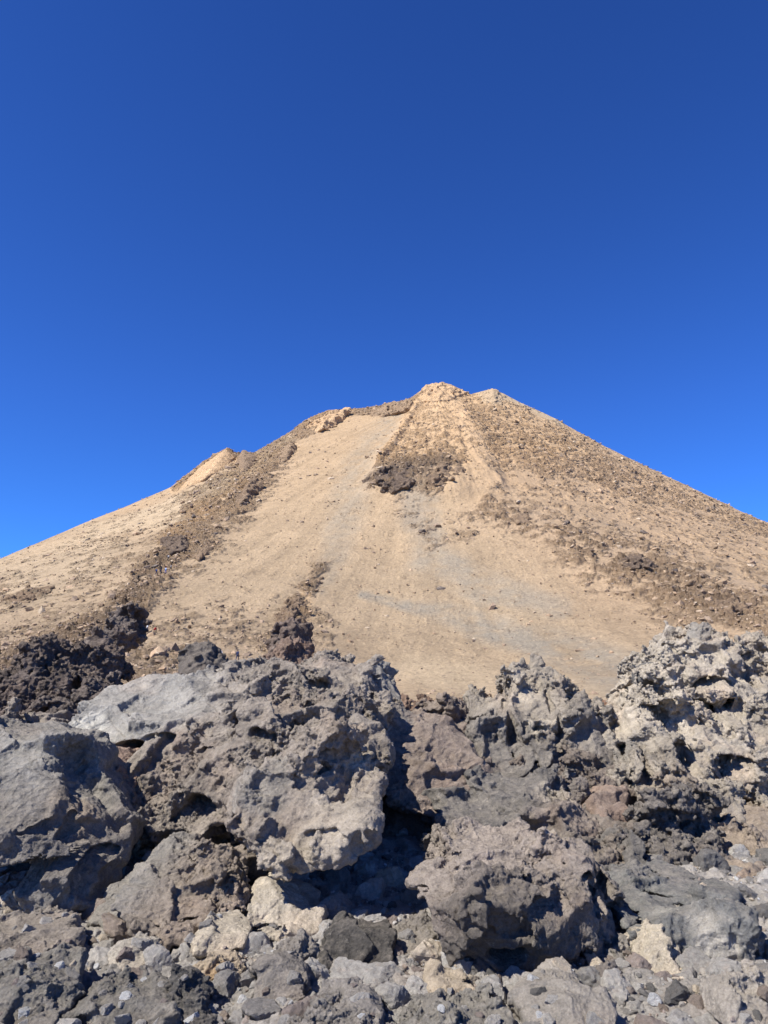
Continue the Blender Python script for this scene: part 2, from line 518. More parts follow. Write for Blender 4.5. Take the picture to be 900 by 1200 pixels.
def build_mountain():
    ph = np.concatenate([np.linspace(-180, -60, 40, endpoint=False), np.linspace(-60, -31, 80, endpoint=False), np.linspace(-31, 31, 960, endpoint=False),
                         np.linspace(31, 60, 80, endpoint=False), np.linspace(60, 180, 41)])
    ph = np.radians(ph)
    g0 = np.linspace(0, 1, 70, endpoint=False)        # 24 -> 115 m
    g1 = np.linspace(0, 1, 520, endpoint=False)       # 115 -> crest
    g2 = np.linspace(0, 1, 60)                        # beyond
    rc, te = crest(ph)
    rr = [24 + (115 - 24) * g for g in g0] + [115 + (rc - 115) * (g ** 0.92) for g in g1] + [rc + 5000 * g ** 3.2 for g in g2]
    rows = []
    for r in rr:
        r = np.broadcast_to(r, ph.shape)
        z = mount_z(ph, r)
        rows.append(np.stack([np.sin(ph) * r, np.cos(ph) * r, z], axis=1))
    nr, nc = len(rows), len(ph)
    V = np.concatenate(rows).astype(np.float32)
    idx = np.arange(nr * nc).reshape(nr, nc)
    F = np.stack([idx[:-1, :-1], idx[:-1, 1:], idx[1:, 1:], idx[1:, :-1]], axis=-1).reshape(-1, 4)
    me = mesh_from('mountain', V, F, M_MOUNT)
    u, v = to_px(V)
    far = V[:, 1] < 10
    u = np.where(far, -5000, u)
    rock, grey, dark, orange, pale = zones(V, u, v)
    # relief: spurs stand proud of the scree
    nrm = get_no(me)
    if nrm[:, 2].mean() < 0: nrm = -nrm
    patch = fbm(V * 0.07, 5, 201, 0.62)
    patch2 = fbm(V * 0.25, 3, 207, 0.6)
    rgh = np.clip(rock + 0.5 * dark, 0, 1) * sstep(-0.20, 0.36, patch + 1.1 * patch2 + 0.9 * (rock - 0.5))
    rgh = np.clip(rgh + 0.10 * sstep(0.1, 0.4, patch2), 0, 1)
    P = warp(V, 0.05, 6.0, 7)
    f1, f2, rid, tilt = cells(P * np.array([0.10, 0.10, 0.16]), 3)
    d = rgh * (0.6 * (rid - 0.5) + 0.7 * tilt + 0.8 * f1 * f1)
    f1, f2, rid, tilt = cells(P * np.array([0.28, 0.28, 0.42]), 4)
    d += rgh * (0.55 * (rid - 0.4) + 0.6 * tilt)
    f1, f2, rid, tilt = cells(P * np.array([0.7, 0.7, 1.0]), 14)
    d += (0.12 + rgh) * (0.5 * (rid - 0.4) + 0.5 * tilt)
    d += (0.16 + 0.7 * rgh) * fbm(V * 0.25, 5, 9, 0.65)
    d += 1.6 * fbm(V * 0.02, 3, 31)
    d += rgh * 0.3
    # long down-slope rills in the scree
    ax_, ay_ = 480 * math.sin(PHA), 480 * math.cos(PHA)
    psi = np.arctan2(V[:, 0] - ax_, ay_ - V[:, 1]); rad_ = np.hypot(V[:, 0] - ax_, V[:, 1] - ay_)
    FL = np.stack([psi * 34, rad_ * 0.010, np.zeros_like(psi)], axis=1)
    run = fbm(FL, 4, 611, 0.6) * sstep(25, 90, rad_)
    d += 0.35 * run
    spur = stroke(u, v, [(511, 450), (490, 480), (470, 520), (480, 556)], [10, 26, 44, 42])
    tri = poly(u + 12 * fbm(V * 0.06, 3, 651), v + 9 * fbm(V * 0.06, 3, 652), [(509, 449), (538, 462), (570, 515), (585, 570), (530, 580), (470, 578), (430, 572), (440, 548), (468, 508), (488, 474)], 13)
    d += 4.0 * tri * sstep(448, 500, v)
    d += 2.4 * stroke(u, v, [(511, 452), (490, 480), (468, 518), (446, 548)], [4, 5, 5, 5])
    d += 1.1 * tri * fbm(np.stack([psi * 60, rad_ * 0.03, V[:, 2] * 0.05], axis=1), 3, 641)
    gull = stroke(u, v, [(524, 470), (538, 520), (556, 575)], [6, 12, 16])
    d -= 0.8 * gull
    band = stroke(u, v, [(640, 625), (720, 655), (800, 688), (900, 735)], [20, 34, 40, 40])
    d += 0.8 * band
    rib = stroke(u, v, [(385, 487), (300, 552), (210, 640), (140, 720), (40, 780)], [12, 26, 34, 30, 34])
    d += 1.0 * rib
    r_ = np.hypot(V[:, 0], V[:, 1])
    sc = sstep(20, 160, r_) * (1 - sstep(R(60), R(90), np.abs(np.arctan2(V[:, 0], V[:, 1])))) 
    d *= (0.25 + 0.75 * sc)
    # close to the skyline keep the surveyed crest
    rcv, _ = crest(np.arctan2(V[:, 0], V[:, 1]))
    d *= 0.38 + 0.62 * sstep(0, 22, np.abs(rcv - r_))
    d = np.where(r_ > rcv + 200, 0, d)
    V2 = V + nrm * d[:, None]
    set_co(me, V2)
    n = fbm(V * 0.03, 4, 71)[:, None]
    C = np.tile(np.array([0.385, 0.283, 0.180], np.float32), (len(V), 1)) * (1 + 0.16 * n)
    big = fbm(V * 0.012 + 9, 3, 83)
    C = lerp(C, (0.43, 0.295, 0.17), np.clip(big * 1.2, 0, 0.6))
    C = C * (1 + 0.45 * run[:, None])
    up = sstep(720, 480, v)
    C = lerp(C, (0.50, 0.345, 0.205), 0.55 * up)
    C = lerp(C, (0.295, 0.252, 0.196), grey * np.clip(0.75 + 1.2 * run + 1.1 * fbm(V * 0.16, 4, 661, 0.65), 0.05, 1))
    C = lerp(C, (0.45, 0.305, 0.185), 0.6 * poly(u + 20 * run, v, [(540, 470), (920, 600), (920, 780), (700, 720), (560, 600)], 50))
    C = lerp(C, (0.37, 0.262, 0.178), np.clip(0.3 * rock + 0.35 * rgh, 0, 1))
    C = lerp(C, (0.56, 0.37, 0.20), orange * 0.8)
    C = lerp(C, (0.50, 0.34, 0.20), 0.55 * tri * (1 - sstep(530, 560, v)))
    C = lerp(C, (0.54, 0.43, 0.29), pale * 0.7)
    C = lerp(C, (0.15, 0.118, 0.095), dark * 0.6 * (0.4 + 0.6 * rgh))
    lo = sstep(700, 850, v) * (1 - sstep(400, 470, u))
    C = lerp(C, (0.30, 0.225, 0.16), 0.5 * lo)
    C = lerp(C * np.array([0.99, 0.99, 0.965], np.float32), (0.31, 0.262, 0.20), np.full(len(V), 0.14) * (1 - 0.8 * up))
    set_col(me, 'tint', C)
    set_col(me, 'zone', np.stack([rgh, grey, pale], axis=1).astype(np.float32))
    o = link('mountain', me)
    tag(o, kind='structure', label='broad tan volcanic cone with rocky spurs under the blue sky')
    return o, V2, rgh, F

mountain, MV, MROCK, MF = build_mountain()
BV_M = BVHTree.FromPolygons([tuple(p) for p in MV[::1].tolist()], MF.tolist()) if False else None

# ------------------------------------------------------------------ near ground (structure)
def ground_z(x, y):
    P = np.stack([x, y, np.zeros_like(x)], axis=1).astype(np.float32)
    z = base_ground(x, y)
    z = z + 0.10 * fbm(P * 0.7, 3, 101) + 0.035 * fbm(P * 3.1, 4, 105, 0.6)
    k = sstep(6.8, 8.5, y)
    z = z + k * 0.28 * fbm(P * 1.6, 4, 111, 0.55)
    return z

def build_ground():
    ph = np.radians(np.concatenate([np.linspace(-180, -38, 50, endpoint=False), np.linspace(-38, 38, 700, endpoint=False), np.linspace(38, 180, 51)]))
    r = np.concatenate([[0.02], np.linspace(0.6, 3.2, 12, endpoint=False), 3.2 * np.exp(np.linspace(0, math.log(8.2 / 3.2), 420, endpoint=False)), 8.2 * np.exp(np.linspace(0, math.log(27 / 8.2), 150))])
    X = np.outer(r, np.sin(ph)).ravel(); Y = np.outer(r, np.cos(ph)).ravel()
    Z = ground_z(X, Y)
    V = np.stack([X, Y, Z], axis=1).astype(np.float32)
    f1, f2, rid, tilt = cells(warp(V, 3, 0.1, 5) * 7.0, 21)
    V[:, 2] += (0.030 * (rid - 0.4) + 0.03 * tilt) * (1 + 1.2 * sstep(7, 9, Y))
    f1, f2, rid, tilt = cells(warp(V, 9, 0.03, 6) * 24.0, 22)
    V[:, 2] += (0.012 * (rid - 0.4) + 0.010 * tilt)
    nr, nc = len(r), len(ph)
    idx = np.arange(nr * nc).reshape(nr, nc)
    F = np.stack([idx[:-1, :-1], idx[1:, :-1], idx[1:, 1:], idx[:-1, 1:]], axis=-1).reshape(-1, 4)
    me = mesh_from('ground', V, F, M_ROCK)
    n = fbm(V * 1.2, 4, 77)
    C = np.tile(np.array([0.36, 0.335, 0.30], np.float32), (len(V), 1))
    C = lerp(C, (0.40, 0.36, 0.31), np.clip(n * 1.4, 0, 1))
    C = lerp(C, (0.20, 0.185, 0.17), np.clip(-n * 1.4, 0, 1))
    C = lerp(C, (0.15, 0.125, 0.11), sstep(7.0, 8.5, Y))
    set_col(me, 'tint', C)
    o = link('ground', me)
    tag(o, kind='structure', label='grey volcanic rubble ground in front of the boulders')
    return o, V, F

ground, GV, GF = build_ground()

# ------------------------------------------------------------------ boulders
GREY = (0.200, 0.194, 0.186); BROWN = (0.205, 0.176, 0.152); MAUVE = (0.208, 0.187, 0.169); DARK = (0.098, 0.090, 0.084)
LGREY = (0.25, 0.248, 0.243); CREAM = (0.41, 0.372, 0.315); PALE = (0.385, 0.352, 0.305); RED = (0.20, 0.155, 0.133); TAN = (0.30, 0.24, 0.18)
BV_LIST = []
BOULDERS = []

def hull_lobe(bm, pts, back, rnd, shrink=0.72, drop=0.0):
    W_ = [at(*p) for p in pts]
    c = sum(W_, Vector()) / len(W_)
    vs = []
    for w in W_:
        vs.append(bm.verts.new(w))
        for (f, s) in ((0.45, 1.02), (1.0, shrink)):
            q = c + (w - c) * (s + rnd.uniform(-0.06, 0.06))
            q.y = w.y * 0.4 + c.y * 0.6 + back * f * rnd.uniform(0.85, 1.15)
            q.z -= drop * f
            vs.append(bm.verts.new(q))
    bmesh.ops.convex_hull(bm, input=vs, use_existing_faces=False)
    rad = max((w - c).length for w in W_)
    return c + Vector((0, back * 0.3, 0)), c, rad

def remesh(o, vox):
    md = o.modifiers.new('r', 'REMESH'); md.mode = 'VOXEL'; md.voxel_size = vox; md.use_smooth_shade = True
    dg = bpy.context.evaluated_depsgraph_get()
    m2 = bpy.data.meshes.new_from_object(o.evaluated_get(dg))
    o.modifiers.clear()
    old = o.data
    m2.name = o.name.split('.')[0]
    o.data = m2
    bpy.data.meshes.remove(old)
    return m2

def boulder(name, label, cat, lobes, seed=0, vox=None, S=1.0, mat=None, spots=(), group=None, amp=1.0, holes=()):
    """lobes: list of (pts[(px,py,dist)], back depth, colour, roughness)"""
    rnd = random.Random(seed)
    bm = bmesh.new()
    info = []
    for lb in lobes:
        pts, back, col, rg = lb[:4]
        sub = bmesh.new()
        _, c, rad = hull_lobe(sub, pts, back, rnd)
        # keep only hull geometry
        loose = [v for v in sub.verts if not v.link_faces]
        bmesh.ops.delete(sub, geom=loose, context='VERTS')
        tmp = bpy.data.meshes.new('tmp'); sub.to_mesh(tmp); sub.free()
        bm.from_mesh(tmp); bpy.data.meshes.remove(tmp)
        info.append((np.array(c, np.float32), rad, col, rg))
    me = bpy.data.meshes.new(name)
    bm.to_mesh(me); bm.free()
    o = bpy.data.objects.new(name, me)
    COL.objects.link(o)
    dm = np.mean([p[2] for lb in lobes for p in lb[0]])
    if vox is None: vox = 0.00150 * dm
    m2 = remesh(o, vox * 2.2)
    V = get_co(m2)
    def weights(V):
        Wt = np.zeros((len(V), len(info)), np.float32)
        Pn = V + 0.12 * S * np.stack([perlin(V * 2.5 / S, 900), perlin(V * 2.5 / S, 901), perlin(V * 2.5 / S, 902)], axis=1)
        for i, (c, rad, col, rg) in enumerate(info):
            Wt[:, i] = np.exp(-(np.linalg.norm(Pn - c, axis=1) / (rad * 0.62)) ** 2 * 1.6) + 1e-6
        Wt /= Wt.sum(axis=1, keepdims=True)
        G = Wt @ np.array([i[3] for i in info], np.float32)
        # crust comes in rough and smooth stretches
        gn = fbm(V * 1.15 / S, 4, seed * 13 + 77, 0.55)
        G = G * (0.16 + 1.0 * sstep(-0.10, 0.22, gn + 0.45 * (G - 0.6)))
        return Wt, G
    Wt, G = weights(V)
    sd = seed * 13 + 7
    k = 1.0 / S
    # pass 1: big angular blocks
    n0 = get_no(m2).copy()
    Wp = warp(V, 1.1 * k, 0.14 * S, sd)
    f1, f2, rid, tilt = cells(Wp * 1.8 * k, sd + 1)
    d = (0.45 + 0.55 * G) * S * (0.10 * (rid - 0.5) + 0.24 * tilt + 0.30 * (f1 * f1 - 0.27))
    d += G * S * 0.04 * fbm(V * 1.5 * k, 3, sd + 2)
    V = V + n0 * (d * amp)[:, None]
    set_co(m2, V)
    m2 = remesh(o, vox * 1.3)
    V = get_co(m2); n1 = get_no(m2).copy(); Wt, G = weights(V)
    # parallel cooling joints, broken up along their length
    rs = np.random.RandomState(sd)
    ax = rs.normal(size=3); ax[2] = abs(ax[2]) + 0.8; ax /= np.linalg.norm(ax)
    Wp = warp(V, 2.3 * k, 0.10 * S, sd + 3)
    q = (Wp @ ax.astype(np.float32)) * 3.1 * k + 0.5 * perlin(V * 1.1 * k, sd + 31)
    fr = np.abs(q - np.round(q))
    gate = sstep(0.05, 0.3, perlin(V * 1.4 * k + 9, sd + 32))
    d = -(0.4 + 0.6 * G) * S * 0.05 * (1 - sstep(0.02, 0.09, fr)) * gate
    hd = np.zeros_like(d)
    for (px, py, dd, rx, ry, dep) in holes:
        c = np.array(at(px, py, dd), np.float32)
        q = (V - c) * np.array([1 / rx, 0.5 / max(rx, ry), 1 / ry], np.float32)
        q = np.linalg.norm(q, axis=1) + 0.45 * perlin(V * 4 * k, 555)
        hd += dep * (1 - sstep(0.55, 1.15, q))
    # pass 2: fist-to-head sized chunks and hollows
    f1, f2, rid, tilt = cells(Wp * 4.3 * k, sd + 4)
    d += (0.15 + 0.85 * G) * S * (0.045 * (rid - 0.5) + 0.06 * tilt + 0.15 * (f1 * f1 - 0.27))
    f1, f2, rid, tilt = cells(Wp * 10 * k, sd + 5)
    d += (0.15 + 0.85 * G) * S * (0.024 * (rid - 0.5) + 0.034 * tilt + 0.060 * (f1 * f1 - 0.27))
    rd = fbm(Wp * 2.0 * k, 3, sd + 6, 0.5, ridged=True)
    d -= G * S * 0.10 * sstep(0.50, 0.80, rd)            # crevices
    hol = fbm(Wp * 3.2 * k + 7, 3, sd + 7)
    d -= np.maximum(G - 0.35, 0) * S * 0.20 * sstep(0.18, 0.42, hol)   # hollows
    V = V + n1 * (d * amp)[:, None] + hd[:, None] * np.array([0.1, 0.95, 0.25], np.float32)
    set_co(m2, V)
    m2 = remesh(o, vox)
    V = get_co(m2); n2 = get_no(m2).copy(); Wt, G = weights(V)
    C = Wt @ np.array([i[2] for i in info], np.float32)
    # pass 3: fine crust
    d = (0.35 + 0.65 * G) * S * 0.022 * fbm(V * 13 * k, 4, sd + 8, 0.72)
    f1, f2, rid, tilt = cells(warp(V, 14 * k, 0.02 * S, sd + 9) * 27 * k, sd + 10)
    d += (0.25 + 0.75 * G) * S * (0.010 * (rid - 0.5) + 0.020 * tilt + 0.024 * (f1 * f1 - 0.27))
    V = V + n2 * d[:, None]
    for (px, py, dd, rr, colr, st) in spots:
        c = np.array(at(px, py, dd), np.float32)
        q = np.linalg.norm((V - c) + 0.35 * rr * perlin(V * 7 * k, 333)[:, None], axis=1) / rr
        C = lerp(C, colr, st * (1 - sstep(0.6, 1.1, q)))
    # move the origin to the base of the rock
    mn, mx = V.min(axis=0), V.max(axis=0)
    org = np.array([(mn[0] + mx[0]) / 2, (mn[1] + mx[1]) / 2, mn[2]], np.float32)
    m2.name = name
    set_co(m2, V - org)
    o.location = org.tolist()
    set_col(m2, 'tint', C * (np.array([1.0, 1.0, 1.0]) if mat else np.array([1.20, 1.145, 1.04])))
    if mat == M_MOUNT: set_col(m2, 'zone', np.tile(np.array([0.6, 0, 0], np.float32), (len(V), 1)))
    m2.polygons.foreach_set('use_smooth', np.ones(len(m2.polygons), bool))
    m2.materials.clear(); m2.materials.append(mat or M_ROCK)
    tag(o, label, cat, group)
    BOULDERS.append(o)
    return o

exec_boulders = True
#BOULDER_TABLE
G1 = 'lava boulders heaped behind the rubble'
boulder('boulder', 'huge mauve-brown craggy boulder with a smooth pale grey slab along its top left edge', 'boulder', [
    ([(80, 862, 8.0), (92, 842, 8.3), (130, 812, 8.8), (200, 792, 9.2), (252, 785, 9.5), (262, 815, 8.6), (240, 845, 7.9), (170, 868, 7.6), (100, 885, 7.6)], 1.2, LGREY, 0.22),
    ([(240, 800, 9.0), (285, 782, 9.4), (345, 778, 9.5), (400, 772, 9.5), (432, 784, 9.2), (452, 815, 8.9), (458, 870, 8.0), (430, 895, 7.2), (350, 880, 6.95), (285, 850, 7.5), (238, 845, 8.0)], 1.6, MAUVE, 0.62),
    ([(135, 900, 7.4), (165, 872, 7.6), (240, 845, 7.8), (300, 850, 7.4), (305, 920, 6.8), (295, 975, 6.5), (262, 1000, 6.6), (215, 985, 6.8), (150, 958, 7.0)], 1.6, MAUVE, 0.8),
    ([(264, 965, 5.65), (278, 925, 5.85), (340, 878, 6.2), (400, 855, 6.5), (442, 860, 6.7), (452, 895, 6.35), (440, 950, 5.8), (426, 980, 5.5), (396, 1006, 5.38), (345, 1026, 5.38), (296, 1006, 5.5)], 1.9, (0.225, 0.20, 0.18), 0.68),
], seed=1, group=G1, spots=[(102, 850, 8.1, 0.20, (0.42, 0.42, 0.40), 0.8), (400, 960, 5.65, 0.40, PALE, 0.4), (330, 1010, 5.4, 0.3, CREAM, 0.35), (430, 905, 6.4, 0.25, PALE, 0.6), (310, 930, 6.0, 0.3, GREY, 0.7),
       (330, 830, 8.0, 0.5, BROWN, 0.7), (210, 895, 7.5, 0.5, (0.19, 0.155, 0.135), 0.5)],
  holes=[(228, 948, 6.9, .13, .10, .5), (255, 1010, 6.4, .22, .28, .7), (312, 862, 7.3, .13, .09, .35), (258, 880, 7.6, .22, .07, .35), (330, 828, 8.1, .07, .2, .3), (285, 985, 6.2, .10, .2, .4), (150, 880, 7.6, .2, .08, .3), (425, 835, 8.6, .06, .28, .35), (380, 980, 5.55, .20, .05, .12), (190, 870, 7.7, .16, .08, .3)])
boulder('boulder', 'angular grey boulder at the left edge with a flat tilted face and dark hollow beneath', 'boulder', [
    ([(-120, 880, 6.6), (-40, 850, 6.9), (30, 868, 6.7), (62, 872, 6.5), (75, 905, 6.2), (60, 960, 5.7), (0, 985, 5.4), (-120, 980, 5.4)], 1.6, GREY, 0.3),
    ([(60, 900, 6.3), (78, 905, 6.3), (112, 938, 6.2), (136, 982, 6.1), (138, 1008, 6.0), (105, 1030, 5.75), (40, 1028, 5.45), (-20, 1018, 5.4), (-40, 985, 5.45), (20, 960, 5.6)], 1.3, (0.155, 0.145, 0.14), 0.5),
    ([(40, 1015, 5.6), (105, 1010, 5.8), (112, 1035, 5.75), (98, 1062, 5.7), (62, 1064, 5.6), (35, 1045, 5.55)], 0.5, GREY, 0.5),
], seed=2, group=G1, spots=[(85, 950, 6.0, 0.25, TAN, 0.35), (20, 900, 6.3, 0.5, (0.22, 0.22, 0.22), 0.6)], holes=[(60, 1018, 5.5, .3, .05, .3), (-20, 1035, 5.4, .3, .1, .4)])
boulder('boulder', 'brown domed boulder with a grey left side, below the huge boulder at lower left', 'boulder', [
    ([(128, 1060, 5.4), (150, 1022, 5.7), (185, 1004, 5.9), (222, 1002, 5.9), (252, 1030, 5.7), (277, 1058, 5.5), (262, 1085, 5.3), (220, 1100, 5.1), (190, 1112, 5.0), (150, 1098, 5.1)], 0.9, BROWN, 0.6),
    ([(105, 1082, 5.5), (128, 1042, 5.8), (158, 1012, 6.1), (160, 1050, 5.6), (150, 1085, 5.3), (128, 1098, 5.3)], 0.8, GREY, 0.2),
], seed=3, group=G1)
boulder('boulder', 'cream and brown wedge-shaped rock in the hollow under the huge boulder', 'boulder', [
    ([(284, 1062, 5.5), (300, 1042, 5.65), (340, 1050, 5.6), (378, 1070, 5.5), (374, 1094, 5.3), (330, 1102, 5.2), (290, 1094, 5.25)], 0.6, PALE, 0.45)], seed=4, group=G1, S=0.5)
boulder('boulder', 'big rounded dark boulder with a mauve lit top standing alone on the rubble', 'boulder', [
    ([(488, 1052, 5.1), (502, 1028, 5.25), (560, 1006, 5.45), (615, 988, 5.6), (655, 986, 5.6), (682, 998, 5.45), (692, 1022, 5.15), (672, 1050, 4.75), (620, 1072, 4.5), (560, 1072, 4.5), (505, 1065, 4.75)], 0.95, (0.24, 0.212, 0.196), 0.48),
    ([(496, 1058, 4.8), (580, 1060, 4.52), (690, 1055, 4.72), (722, 1075, 4.85), (705, 1122, 4.75), (650, 1148, 4.7), (590, 1162, 4.66), (530, 1148, 4.75), (508, 1100, 4.8)], 0.9, DARK, 0.8),  # lower half darker than the top: shade painted into the lobe colour
    ([(684, 1025, 5.3), (700, 1008, 5.5), (716, 1030, 5.4), (724, 1055, 5.3), (712, 1075, 5.2), (688, 1065, 5.2)], 0.4, MAUVE, 0.5),
    ([(670, 1085, 4.95), (715, 1075, 5.0), (748, 1100, 5.0), (750, 1122, 4.9), (720, 1138, 4.8), (680, 1125, 4.8)], 0.4, GREY, 0.5),
], seed=5, group=G1, amp=0.9, spots=[(650, 975, 5.7, 0.25, PALE, 0.5)], holes=[(640, 1065, 4.7, .16, .06, .25), (600, 1125, 4.6, .12, .06, .2), (712, 1045, 5.2, .05, .09, .2), (690, 1040, 5.1, .05, .1, .2)])
boulder('boulder', 'smooth brown sloping boulder between the huge boulder and the twin-peaked crag', 'boulder', [
    ([(425, 850, 8.7), (465, 832, 9.0), (512, 840, 9.0), (548, 862, 8.8), (575, 908, 8.3), (570, 945, 8.0), (520, 965, 7.8), (465, 950, 7.8), (430, 905, 8.1)], 1.5, (0.175, 0.145, 0.13), 0.4),
], seed=6, group=G1, spots=[(460, 850, 9.2, 0.4, GREY, 0.8)])
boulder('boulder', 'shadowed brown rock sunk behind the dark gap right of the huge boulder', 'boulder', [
    ([(400, 935, 8.6), (500, 945, 8.4), (545, 965, 8.0), (560, 1000, 7.7), (530, 1025, 7.6), (480, 1030, 7.8), (400, 1020, 8.0)], 1.0, (0.13, 0.11, 0.095), 0.7)], seed=7, group=G1)  # dark colour paints in the shade of the gap
boulder('boulder', 'twin-peaked dark crag with a pale seam, right of the gap in the boulders', 'boulder', [
    ([(595, 800, 10.0), (602, 786, 10.1), (630, 778, 10.2), (658, 795, 10.1), (668, 840, 9.5), (660, 885, 9.0), (622, 895, 8.9), (600, 850, 9.3)], 1.2, (0.25, 0.225, 0.195), 1.0),
    ([(556, 872, 9.4), (556, 818, 10.0), (590, 812, 9.8), (612, 850, 9.3), (630, 900, 8.8), (600, 925, 8.7), (568, 915, 8.8)], 1.2, (0.150, 0.142, 0.136), 0.85),
    ([(640, 822, 9.8), (690, 815, 9.9), (714, 822, 9.8), (726, 850, 9.5), (724, 905, 9.0), (700, 930, 8.7), (645, 920, 8.7), (630, 870, 9.0)], 1.2, (0.17, 0.158, 0.148), 0.9),
], seed=8, group=G1, spots=[(638, 850, 9.1, 0.25, CREAM, 0.85), (615, 800, 9.7, 0.3, CREAM, 0.5)], holes=[(648, 835, 9.5, .05, .35, .3), (595, 850, 9.4, .05, .4, .3), (690, 905, 9.0, .3, .05, .25)])
boulder('boulder', 'long low dark ledge of rock behind the lone rounded boulder', 'boulder', [
    ([(506, 945, 7.7), (520, 935, 8.0), (592, 926, 8.0), (640, 918, 8.1), (660, 935, 7.9), (650, 965, 7.4), (600, 972, 7.2), (540, 975, 7.2), (508, 965, 7.4)], 0.9, (0.125, 0.12, 0.118), 0.55),
    ([(630, 922, 8.0), (660, 925, 8.0), (692, 945, 7.8), (708, 975, 7.4), (690, 1000, 7.1), (650, 985, 7.1), (625, 960, 7.4)], 0.9, (0.175, 0.15, 0.135), 0.7),
], seed=9, group=G1, spots=[(650, 930, 7.9, 0.25, PALE, 0.5)])
boulder('boulder', 'rounded brown rock wedged under the right foot of the twin-peaked crag', 'boulder', [
    ([(697, 935, 8.0), (715, 920, 8.2), (738, 930, 8.2), (742, 955, 7.9), (722, 970, 7.6), (700, 960, 7.7)], 0.6, RED, 0.35)], seed=10, S=0.65, group=G1)
boulder('lava_outcrop', 'tall pale crusted lava outcrop full of dark holes at the right edge', 'outcrop', [
    ([(738, 850, 9.4), (748, 800, 10.0), (772, 778, 10.4), (800, 760, 10.6), (815, 732, 10.8), (850, 748, 10.8), (880, 800, 10.0), (880, 880, 9.0), (820, 900, 8.7), (750, 890, 9.0)], 1.6, (0.345, 0.315, 0.275), 1.0),
    ([(830, 745, 10.8), (900, 768, 10.8), (1000, 775, 11.0), (1080, 860, 10.0), (1080, 960, 8.6), (960, 985, 8.3), (870, 930, 8.6), (840, 860, 9.2)], 2.0, (0.27, 0.245, 0.215), 0.95),
    ([(728, 860, 9.2), (755, 850, 9.2), (800, 880, 8.7), (860, 920, 8.3), (880, 965, 7.9), (820, 975, 7.8), (760, 950, 8.1), (732, 910, 8.6)], 1.4, (0.23, 0.21, 0.185), 0.9),
], seed=11, group='lava outcrops', amp=1.05, holes=[(860, 835, 9.4, .3, .16, .6), (800, 895, 8.7, .2, .22, .6), (790, 845, 9.2, .2, .1, .4), (892, 975, 8.2, .12, .18, .5), (845, 800, 9.8, .3, .08, .4), (870, 900, 8.6, .28, .12, .5), (765, 830, 9.4, .15, .15, .35), (745, 900, 8.8, .12, .25, .5)], spots=[(735, 880, 9.0, 0.2, GREY, 0.6), (815, 740, 10.7, 0.3, GREY, 0.9)])
boulder('boulder', 'dark jagged crag leaning down to the right below the pale crusted outcrop', 'boulder', [
    ([(752, 955, 7.7), (775, 940, 7.9), (810, 950, 7.8), (850, 985, 7.4), (858, 1020, 7.0), (840, 1042, 6.7), (818, 1030, 6.7), (800, 1000, 6.9), (765, 1005, 7.0), (750, 985, 7.2)], 0.9, (0.13, 0.12, 0.115), 0.9)], seed=12, group=G1)
boulder('boulder', 'warm brown sloping rock mass at the right edge under the pale outcrop', 'boulder', [
    ([(820, 950, 8.0), (880, 945, 8.1), (1000, 960, 8.2), (1050, 1080, 6.6), (920, 1110, 6.1), (872, 1080, 6.4), (845, 1020, 7.0)], 1.3, (0.22, 0.185, 0.155), 0.6)], seed=13, group=G1)
boulder('boulder', 'low dark blue-grey slab with white streaks lying right of the lone boulder', 'boulder', [
    ([(722, 1055, 5.7), (740, 1030, 6.2), (800, 1022, 6.4), (850, 1038, 6.1), (885, 1060, 5.7), (875, 1092, 5.1), (830, 1112, 4.85), (775, 1106, 4.9), (738, 1096, 5.0)], 0.9, (0.135, 0.14, 0.145), 0.28)], seed=14, group=G1,
    spots=[(800, 1075, 5.4, 0.25, (0.36, 0.36, 0.35), 0.45), (840, 1100, 5.0, 0.25, (0.45, 0.43, 0.40), 0.6)])
boulder('boulder', 'dark lumpy rock between the lone boulder and the jagged crag', 'boulder', [
    ([(700, 1000, 7.0), (722, 985, 7.2), (748, 990, 7.2), (760, 1020, 6.8), (735, 1040, 6.4), (705, 1035, 6.4)], 0.7, (0.12, 0.115, 0.112), 0.6)], seed=15, S=0.65, group=G1)
boulder('boulder', 'cream-coloured stone at the right foot of the lone boulder', 'boulder', [
    ([(752, 1128, 4.7), (768, 1103, 4.85), (790, 1098, 4.9), (808, 1125, 4.75), (798, 1152, 4.6), (765, 1152, 4.58)], 0.4, CREAM, 0.4)], seed=16, group=G1, S=0.5)
boulder('boulder', 'small near-black rough rock on the rubble left of the lone boulder', 'boulder', [
    ([(374, 1125, 4.7), (385, 1096, 4.85), (425, 1092, 4.88), (466, 1100, 4.85), (466, 1130, 4.7), (440, 1152, 4.58), (408, 1160, 4.55), (382, 1148, 4.6)], 0.45, (0.065, 0.062, 0.06), 0.55)], seed=17, group=G1, S=0.5)
boulder('boulder', 'reddish rounded rock between the left-edge boulder and the huge boulder', 'boulder', [
    ([(84, 905, 7.2), (96, 880, 7.5), (130, 872, 7.6), (152, 890, 7.4), (150, 925, 7.0), (120, 938, 6.8), (92, 928, 6.9)], 0.7, (0.25, 0.185, 0.155), 0.4)], seed=18, S=0.65, group=G1)
boulder('boulder', 'brown crumbly rock filling the cleft right of the left-edge boulder', 'boulder', [
    ([(75, 930, 7.6), (110, 920, 7.6), (160, 930, 7.5), (235, 955, 7.4), (245, 1000, 7.1), (200, 1010, 7.0), (150, 1005, 7.0), (110, 990, 7.2)], 0.9, (0.15, 0.125, 0.11), 0.9)], seed=19, group=G1)  # darkened colour adds painted shade to the cleft
